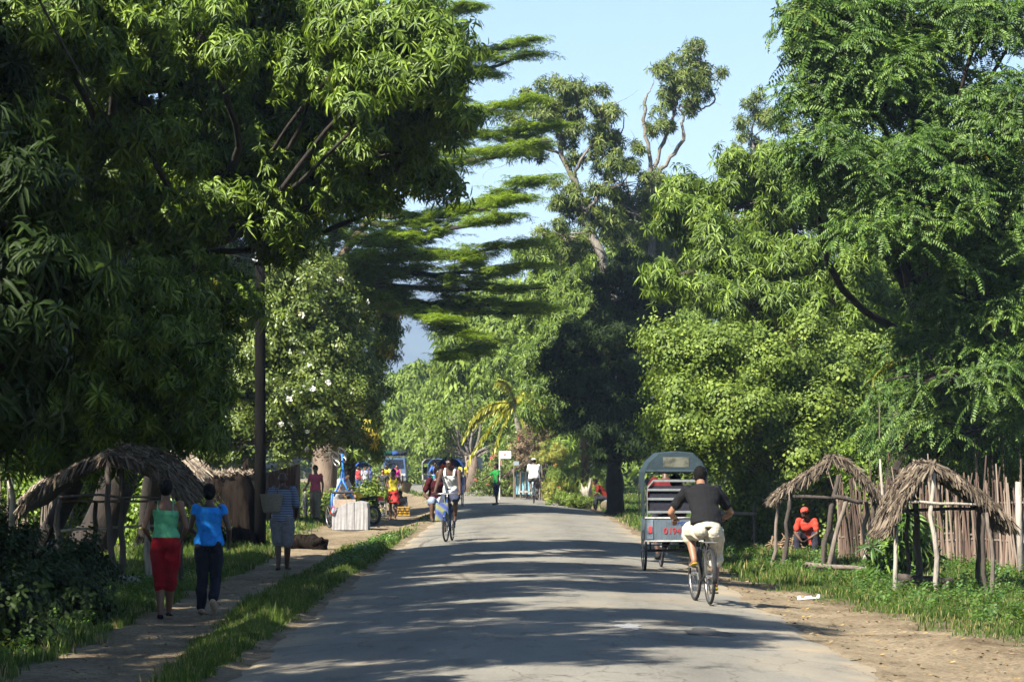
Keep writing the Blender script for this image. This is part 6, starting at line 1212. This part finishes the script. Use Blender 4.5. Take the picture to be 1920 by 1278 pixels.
# yellow top girl
yr, yj = person('girl in a yellow vest and red skirt walking towards the camera', G(738, 93), PI - .05, 1.64, dict(elL=(-.30, -.02, 1.17), wrL=(-.33, .12, 1.42), handL=(.1, .2, 1), elR=(.25, .02, 1.14), wrR=(.31, .10, .88), knL=(-.09, .03, .49), anL=(-.07, .04, .09), toeL=(-.08, .2, .03), knR=(.09, .06, .49), anR=(.09, -.02, .09), headyaw=-.25), 'mid', ('tank', (.72, .58, .06), .16), ('skirt', (.55, .055, .05), .36), 'short', None, True, .014)
MB().tube([(0, 0, 0)] * 2, .001, 3)
def bag(name, label, loc, rz, w0, w1, h, d, m, cat='bag', handles=True, tilt=0):
    r = empty(name, loc, rz, label, cat); r.rotation_euler = (0, tilt, rz); mb = MB(); sq = [(math.copysign(abs(math.cos(a)) ** .35, math.cos(a)), math.copysign(abs(math.sin(a)) ** .5, math.sin(a))) for a in np.linspace(0, 2 * PI, 25)[:-1]]; lv = [(0, .92, .9), (h * .04, 1, 1), (h * .5, 1, 1.02), (h * .97, 1, .55), (h, 1, .5)]
    vs = [(sq[i][0] * (w0 + (w1 - w0) * z_ / h) / 2 * kx, sq[i][1] * d / 2 * ky, z_) for z_, kx, ky in lv for i in range(24)]; mb.add(vs, [(j * 24 + i, j * 24 + (i + 1) % 24, (j + 1) * 24 + (i + 1) % 24, (j + 1) * 24 + i) for j in range(4) for i in range(24)] + [tuple(range(23, -1, -1)), tuple(96 + i for i in range(24))]); mb.build('bag_body', m, r, local=True)
    if handles: q = MB(); [q.tube([(-w1 * .25, s_ * d * .3, h - .01), (-w1 * .12, s_ * d * .1, h + .13), (w1 * .12, s_ * d * .1, h + .13), (w1 * .25, s_ * d * .3, h - .01)], .006, 5) for s_ in (-1, 1)]; q.build('handles', m, r, local=True)
    return r
bag('carrier_bag', 'tan paper bag on the arm of the girl in yellow', W_(yr, (-.36, .0, .90)), .1, .26, .34, .34, .14, mat('tan_paper', (.36, .23, .11), .85, .15, 12, .3), tilt=.3)
person('girl in a black patterned top and white trousers behind the girl in yellow', G(718, 116), PI, 1.6, dict(elR=(.25, 0, 1.12), wrR=(.32, .1, .9)), 'warm', ('vest', (.05, .05, .06), .08), ('trousers', (.55, .56, .58), .02), 'short', None, True, .018)
# vendor's goods
cg = empty('wire_cage', G(714, 97), 0, 'domed wire cage on a grey basin beside the girl in yellow', 'cage'); mb = MB(); 
for i in range(14):
    a = 2 * PI * i / 14; mb.tube([(math.cos(a) * .17, math.sin(a) * .17, .18), (math.cos(a) * .19, math.sin(a) * .19, .38), (math.cos(a) * .14, math.sin(a) * .14, .52), (0, 0, .56)], .004, 4)
for z_, r in ((.25, .18), (.34, .19), (.43, .175), (.50, .15)): mb.tube([(math.cos(a) * r, math.sin(a) * r, z_) for a in np.linspace(0, 2 * PI, 21)[:-1]], .004, 4, closed=True)
mb.build('wire_dome', M_steel, cg, local=True); MB().tube([(0, 0, 0), (0, 0, .05), (0, 0, .18)], [.14, .16, .18], 20).build('basin', mat('grey_metal', (.16, .17, .18), .5, .2, 10), cg, local=True, smooth=True); MB().ball((0, 0, .22), (.14, .14, .08)).build('contents', mat('yellow_greens', (.30, .28, .08), .9, .4, 30), cg, local=True)
tag(MB().box(G(712, 97.6, .1), (.5, .3, .16)).box(G(712, 97.4, .03), (.62, .12, .06)).build('wooden_box', mat('dusty_wood', (.16, .13, .10), .9, .3, 9)), 'low dusty wooden box under the wire cage', 'box')
cr = empty('crate', G(757, 99), 0, 'black and yellow slatted crate on the sandy verge', 'crate'); mb = MB()
for z_ in (.05, .14, .23, .31): mb.box((0, -.17, z_), (.44, .02, .05)); mb.box((0, .17, z_), (.44, .02, .05)); mb.box((-.21, 0, z_), (.02, .32, .05)); mb.box((.21, 0, z_), (.02, .32, .05))
mb.box((0, 0, .02), (.42, .32, .02)); mb.build('slats', mat('yellow_crate', (.32, .18, .012), .6, .2, 9), cr, local=True); MB().box((0, 0, .17), (.40, .30, .27)).build('lining', M_black, cr, local=True)
for i in range(5): MB().box((-.17 + .085 * i, -.184, .18), (.025, .008, .26), Matrix.Rotation(.35 * (-1) ** i, 3, 'Y')).build('strap', M_black, cr, local=True)
person('person in a grey shirt sitting low behind the crate', G(757, 101), PI * .9, 1.55, sit_pose(.18, .25), 'dark', ('long', (.17, .175, .18), .05), ('trousers', (.12, .12, .13), .02), 'short', vox=.02)
# ---- cyclists coming towards the camera
wb = bicycle('navy bicycle ridden towards the camera by the man in the white vest', RG(843, 60), PI - .10, M_navy, pedal=PI * .95, steer=-.08)
vr, _ = person('cyclist in a white sleeveless vest riding towards the camera', RG(843, 60), PI - .10, 1.72, ride_pose(.16, -.22, 1.0, pedal=.25 * PI, hy=-.35, out=.7), 'dark', ('tank', (.55, .55, .53), .08), ('knee', (.03, .035, .06), .03), 'short', ('flip', (.015, .02, .09)), False, .012)
pw = W_(wb, (0, -.62, 0))
pp = dict(sit_pose(.78, .12, .06, .40)); pp.update(dict(elL=(-.25, .02, 1.02), wrL=(-.16, .2, .92), elR=(.28, .06, 1.0), wrR=(.22, .30, .90), knL=(-.10, .42, .84), anL=(-.10, .44, .45), toeL=(-.12, .60, .40), knR=(.18, .38, .86), anR=(.20, .40, .50), toeR=(.22, .56, .45)))
person('passenger in a dark maroon shirt perched behind the cyclist in the white vest', (X(817, 60.6), 60.6, RG(817, 60.6).z + .02), PI + .3, 1.68, pp, 'dark', ('short', (.040, .006, .009), .05), ('knee', (.20, .24, .32), .025), 'afro', ('flip', (.02, .02, .02)), False, .014)
bt, t, b, o = newmat('woven_bag_bands'); tc = N(t, 'ShaderNodeTexCoord'); wv = N(t, 'ShaderNodeTexWave', Scale=2.2, Distortion=.5, bands_direction='DIAGONAL'); t.links.new(tc.outputs['Object'], wv.inputs['Vector']); t.links.new(ramp(t, wv.outputs['Fac'], [(.1, (.03, .05, .18)), (.4, (.08, .09, .20)), (.6, (.05, .14, .12)), (.85, (.16, .15, .06))]), b.inputs['Base Color']); b.inputs['Roughness'].default_value = .8
bag('shopping_bag', 'blue and green woven shopping bag hanging from the navy bicycle handlebar', (X(829, 59.3), 59.3, RG(829, 59.3).z + .45), .1, .30, .26, .38, .16, bt)
# ---- right hand group, riding away
Yc = 33.7; cb = bicycle('old black bicycle ridden away by the man in the black t-shirt', RG(1318, Yc + .45), .10, M_black, pedal=.12 * PI, steer=.05)
cp = ride_pose(.42, -.26, .955, pedal=.12 * PI, barW=.29, out=1.2, headp=.1)
person('cyclist from behind in a black t-shirt and rolled cream trousers', RG(1318, Yc + .45), .10, 1.63, cp, 'warm', ('short', (.008, .008, .009), .10), ('capri', (.46, .42, .33), .034), 'short', ('flip', (.40, .30, .02)), False, .009, fat=1.14, grip=True)
M_hood = mat('grey_blue_canvas', (.022, .036, .044), .65, .25, 4, .35, spec=.2); M_tub = mat('grey_blue_metal', (.075, .098, .115), .5, .15, 5, .1); M_slat = mat('pale_slats', (.16, .17, .17), .5, .15, 12)
rk = rickshaw('grey blue hooded rickshaw with a red number plate, seen from behind', RG(1262, 44.2), .045, M_hood, M_tub, M_black, '0194.AJ', pedal=.9 * PI, slat_m=M_slat)
person('rickshaw driver in dark red seen through the grey hood', W_(rk, (0, 1.35, 0)), .045, 1.66, ride_pose(.10, -.25, .98, pedal=.9 * PI, barY=.25, barZ=1.0), 'dark', ('short', (.09, .01, .012), .05), ('knee', (.03, .03, .04), .03), 'short', ('shoe', (.02, .02, .02)), False, .016)
person('passenger in dark clothes sitting inside the grey rickshaw', W_(rk, (.05, .12, .30)), .0, 1.62, sit_pose(.44, .02, .04, .42), 'dark', ('short', (.10, .012, .014), .05), ('trousers', (.02, .02, .025), .02), 'afro', None, False, .018)
# ---- mid distance
gp = dict(elL=(-.33, .05, 1.20), wrL=(-.50, .22, 1.05), elR=(.24, .0, 1.14), wrR=(.22, .1, .90), knL=(-.08, .03, .49), anL=(-.07, .02, .09), knR=(.08, .0, .49), anR=(.07, -.05, .09), headyaw=.2)
person('boy in a green t-shirt standing in the road with one arm held out', RG(931, 108), PI * .62, 1.55, dict(gp, elL=(-.22, .05, 1.18), wrL=(-.25, .0, .95), elR=(.20, .28, 1.22), wrR=(.20, .50, 1.06)), 'dark', ('short', (.012, .16, .03), .06), ('knee', (.02, .03, .07), .03), 'afro', ('shoe', (.10, .08, .07)), False, .016)
bicycle('bicycle ridden away by the man in the white shirt and cap', RG(1001, 113), -.02, M_black, pedal=.4 * PI)
person('cyclist from behind in a loose white shirt and white cap', RG(1001, 113), -.02, 1.74, ride_pose(.20, -.25, 1.0, pedal=.1 * PI), 'dark', ('elbow', (.62, .62, .62), .0), ('knee', (.10, .09, .09), .03), 'short', ('flip', (.03, .03, .03)), False, .016, fat=1.2, hat=('capw', (.6, .6, .6)))
sb = empty('basket', G(1137, 106), 0, 'round wicker basket the shaded man sits on', 'basket'); MB().tube([(0, 0, 0), (0, 0, .2), (0, 0, .38)], [.20, .25, .22], 20).build('wicker', mat('wicker', (.10, .08, .05), .9, .3, 40, .6), sb, local=True, smooth=True); MB().ball((0, 0, .40), (.2, .2, .07)).build('cloth_cover', cloth('grey_cover', (.20, .21, .23)), sb, local=True, smooth=True)
person('man in a dark red shirt sitting on a basket in the shade', G(1137, 106), PI * .5, 1.68, sit_pose(.42, .30, .05, .40, arm='out'), 'dark', ('short', (.12, .012, .008), .04), ('trousers', (.02, .02, .025), .02), 'short', ('flip', (.03, .03, .03)), False, .016)
person('person in a red shirt and red cap crouching by the brush pile', G(1522, 55.6), PI * .85, 1.6, sit_pose(.20, .30, .10, .34, arm='out'), 'dark', ('short', (.46, .05, .03), .04), ('trousers', (.02, .02, .03), .02), 'short', None, False, .014, hat=('cap', (.55, .06, .04)))
# blue hooded rickshaw coming towards the camera with a boy in orange
M_bhood = mat('blue_tarpaulin', (.015, .05, .30), .5, .15, 5, .3); M_btub = mat('blue_metal', (.02, .12, .40), .5, .15, 6)
r2 = rickshaw('blue hooded rickshaw coming towards the camera', RG(845, 109), PI - .08, M_bhood, M_btub, M_blue, pedal=.3)
person('boy in an orange red shirt pedalling the blue hooded rickshaw', W_(r2, (0, 1.35, 0)) + Vector((0, 0, .22)), PI - .08, 1.62, ride_pose(.12, -.25, 1.0, pedal=.3, barY=.25, hy=.6), 'mid', ('short', (.60, .075, .03), .06), ('knee', (.05, .05, .08), .03), 'short', ('flip', (.05, .04, .03)), False, .016)
r3 = rickshaw('grey covered rickshaw waiting further along the road', RG(806, 182), PI + .1, mat('pale_grey_canvas', (.20, .20, .20), .8, .2, 5), mat('pale_body', (.40, .38, .34), .7, .2, 6), M_steel, detail=False)
r4 = rickshaw('blue rickshaw behind the parked motorbike on the left shoulder', G(680, 178), PI + .15, mat('blue_tarpaulin', (.015, .05, .30)), M_btub, M_blue, detail=False)
r5 = rickshaw('grey rickshaw beside the blue hooded one', RG(822, 150), PI - .1, mat('pale_grey_canvas', (.20, .20, .20)), M_tub, M_blue, detail=False)
person('person in a blue shirt riding the far blue rickshaw', W_(r4, (0, 1.35, 0)), PI + .15, 1.65, ride_pose(.15, -.25, 1.0, barY=.25), 'mid', ('short', (.05, .12, .42), .06), ('knee', (.03, .05, .2), .03), 'short', vox=.022)
person('driver in blue pedalling the grey rickshaw beside the blue hooded one', W_(r5, (0, 1.35, 0)), PI - .1, 1.65, ride_pose(.15, -.25, 1.0, barY=.25), 'dark', ('short', (.06, .12, .4), .06), ('knee', (.02, .15, .10), .03), 'short', vox=.022)
person('walker in a yellow shirt beside the blue hooded rickshaw', RG(868, 150), 0, 1.6, dict(elR=(.25, .05, 1.15)), 'dark', ('elbow', (.62, .52, .05), .0), ('trousers', (.03, .03, .04), .02), 'short', vox=.018)
person('woman in an orange hat and green trousers walking by the bare tree', G(891, 172), PI, 1.5, dict(elR=(.27, 0, 1.12), wrR=(.33, .05, .9)), 'mid', ('vest', (.36, .38, .40), .1), ('trousers', (.03, .13, .10), .035), 'short', ('shoe', (.4, .4, .4)), True, .018, hat=('brim', (.50, .16, .07)))
for (px, Y, lab, c_, sk_, fr_) in ((724, 152, 'yellow shirt', (.66, .55, .03), 'dark', M_steel), (744, 150, 'magenta vest', (.50, .03, .22), 'warm', M_blue)):
    bicycle('bicycle under the rider in the %s before the van' % lab, RG(px, Y), PI + .05, fr_); person('cyclist in a %s riding in front of the van' % lab, RG(px, Y), PI + .05, 1.6, ride_pose(.2, -.22, 1.0, pedal=.5), sk_, ('tank' if 'vest' in lab else 'short', c_, .08), ('knee', (.10, .18, .34) if 'vest' in lab else (.1, .1, .1), .02), 'short', None, 'vest' in lab, .018)
for i, (px, Y, c_, lab) in enumerate([(664, 165, (.55, .5, .48), 'walker in a pale top among the far rickshaws, left one'), (672, 160, (.35, .05, .05), 'walker in a red top between the far rickshaws'), (692, 170, (.10, .12, .3), 'walker in dark blue right of the far blue rickshaw'), (890 - 205, 152, (.4, .4, .42), 'walker in a grey shirt in front of the far blue rickshaw')]):
    person(lab, G(px, Y), PI + .2 * i, 1.62, None, 'mid', ('short', c_, .06), ('knee', (.05, .08, .2), .02), 'short', vox=.022)
# ---- van
def van():
    Y = 200; root = empty('minivan', RG(739, Y), PI, 'blue grey minibus with luggage tied on its roof, facing the camera', 'van'); m = mat('van_paint', (.035, .06, .115), .35, .1, 2, spec=.6); gl = mat('van_glass', (.008, .010, .014), .08, .1, 3, spec=.8)
    W, L, H = 1.72, 4.6, 1.95; prof = [(0, .35), (0, .95), (-.10, 1.12), (-.85, 1.86), (-1.05, 1.95), (-4.5, 1.95), (-4.6, 1.8), (-4.6, .35)]; n = len(prof); b_ = MB()
    vs = []; 
    for s_ in (-1, 1):
        for y_, z_ in prof: vs.append((s_ * (W / 2 - (.12 if z_ > 1.7 else .03 if z_ > 1.05 else 0)), y_, z_))
    b_.add(vs, [tuple(range(n)), tuple(range(2 * n - 1, n - 1, -1))] + [(i, n + i, n + (i + 1) % n, (i + 1) % n) for i in range(n)]); bo = b_.build('body', m, root, local=True)
    bv = bo.modifiers.new('b', 'BEVEL'); bv.width = .05; bv.segments = 3; bv.limit_method = 'ANGLE'
    g = MB(); nn = Vector((0, .74, .75)).normalized() * .012; A = [(-.70, -.16, 1.19), (.70, -.16, 1.19), (.60, -.80, 1.82), (-.60, -.80, 1.82)]; g.add([Vector(p) + nn for p in A] + [Vector(p) for p in A], [(0, 1, 2, 3), (7, 6, 5, 4), (0, 4, 5, 1), (1, 5, 6, 2), (2, 6, 7, 3), (3, 7, 4, 0)]); g.build('windscreen', gl, root, local=True)
    for s_ in (-1, 1):
        for y0, y1 in ((-1.0, -1.9), (-2.0, -3.1), (-3.2, -4.3)): MB().box((s_ * (W / 2 - .04), (y0 + y1) / 2, 1.45), (.05, abs(y1 - y0), .5)).build('side_window', gl, root, local=True)
        MB().box((s_ * .64, .01, .78), (.30, .04, .16)).build('headlight', mat('lamp_glass', (.5, .5, .48), .15), root, local=True)
        MB().box((s_ * 1.0, -.35, 1.28), (.16, .08, .22)).build('mirror', M_black, root, local=True)
        for y_ in (-.75, -3.7): MB().tube([(s_ * (W / 2 - .18), y_, .33), (s_ * (W / 2 + .01), y_, .33)], .33, 20).build('wheel', M_tyre, root, local=True)
    MB().box((0, .04, .45), (W - .02, .12, .22)).build('bumper', mat('grey_bumper', (.12, .13, .14), .5), root, local=True); MB().box((0, .012, .80), (.86, .03, .14)).build('grille', M_black, root, local=True)
    MB().box((0, .105, .47), (.42, .012, .10)).build('number_plate', mat('white_board', (.52, .52, .50)), root, local=True)
    r = MB()
    for x_ in (-.72, .72): r.tube([(x_, -1.1, 2.08), (x_, -4.4, 2.08)], .02, 6)
    for y_ in (-1.1, -2.2, -3.3, -4.4): r.tube([(-.72, y_, 2.08), (.72, y_, 2.08)], .02, 6); [r.tube([(x_, y_, 1.94), (x_, y_, 2.08)], .02, 6) for x_ in (-.7, .7)]
    r.build('roof_rack', M_steel, root, local=True)
    for (x_, y_, z_, sx, sy, sz, c_, nm, lb) in ((-.42, -1.8, 2.26, .42, .8, .22, (.006, .04, .025), 'bundle', 'dark green bundle on the left of the minibus roof'), (.0, -1.6, 2.24, .34, .6, .22, (.02, .05, .16), 'bundle', 'blue bundle in the middle of the minibus roof'), (.42, -1.9, 2.25, .42, .8, .22, (.012, .012, .014), 'bundle', 'black bundle on the right of the minibus roof')):
        q = MB(); q.ball((0, 0, 0), (sx, sy, sz), nu=16, nv=10); rr = np.random.default_rng(int(abs(x_) * 100)); q.v = [tuple(np.array(v) * (1 + .06 * rr.normal())) for v in q.v]; c0 = W_(root, (-x_, y_, z_)); ob = q.xf(Matrix.Translation(c0)).build('luggage_bundle', cloth('lug%d' % int(c_[2] * 1000), c_), smooth=True); tag(ob, lb, 'luggage', 'bundles tied on the minibus roof')
van()
apply_remesh()
from mathutils.bvhtree import BVHTree
vest = [c_ for c_ in bpy.data.objects if c_.parent is vr and c_.name.startswith('vest')][0]
bv_ = BVHTree.FromPolygons([v.co.copy() for v in vest.data.vertices], [tuple(p.vertices) for p in vest.data.polygons])
for s_, sz, xx, zz, nm in (('Co', .085, .03, 1.30, 'chest_logo'), ('o~', .10, .0, 1.23, 'chest_logo')):
    h_ = bv_.ray_cast(Vector((xx, 1.0, zz)), Vector((0, -1, 0)))
    if h_[0] is not None:
        me = text_mesh(s_, sz); me.transform(Matrix.Translation(h_[0] + Vector((0, .012, 0))) @ Matrix.Rotation(PI, 4, 'Z') @ Matrix.Rotation(PI / 2 + .12, 4, 'X')); link_mesh(nm, me, cloth('logo_ink', (.05, .05, .06)), vest, local=True)

# ================================================================== AIR
HAZE = 0.00022
hm = bpy.data.materials.new('haze_air'); hm.use_nodes = True; t = hm.node_tree; t.nodes.clear()
o = t.nodes.new('ShaderNodeOutputMaterial'); pv = t.nodes.new('ShaderNodeVolumePrincipled')
pv.inputs['Color'].default_value = (.52, .70, 1.0, 1); pv.inputs['Density'].default_value = HAZE; pv.inputs['Anisotropy'].default_value = 0.1
t.links.new(pv.outputs[0], o.inputs['Volume'])
hb = MB().box((0, 6500, 198.5), (5400, 14000 - 100 + 0, 403)).build('haze', hm)
tag(hb, 'thin blue air haze over the whole valley', 'haze', kind='stuff')
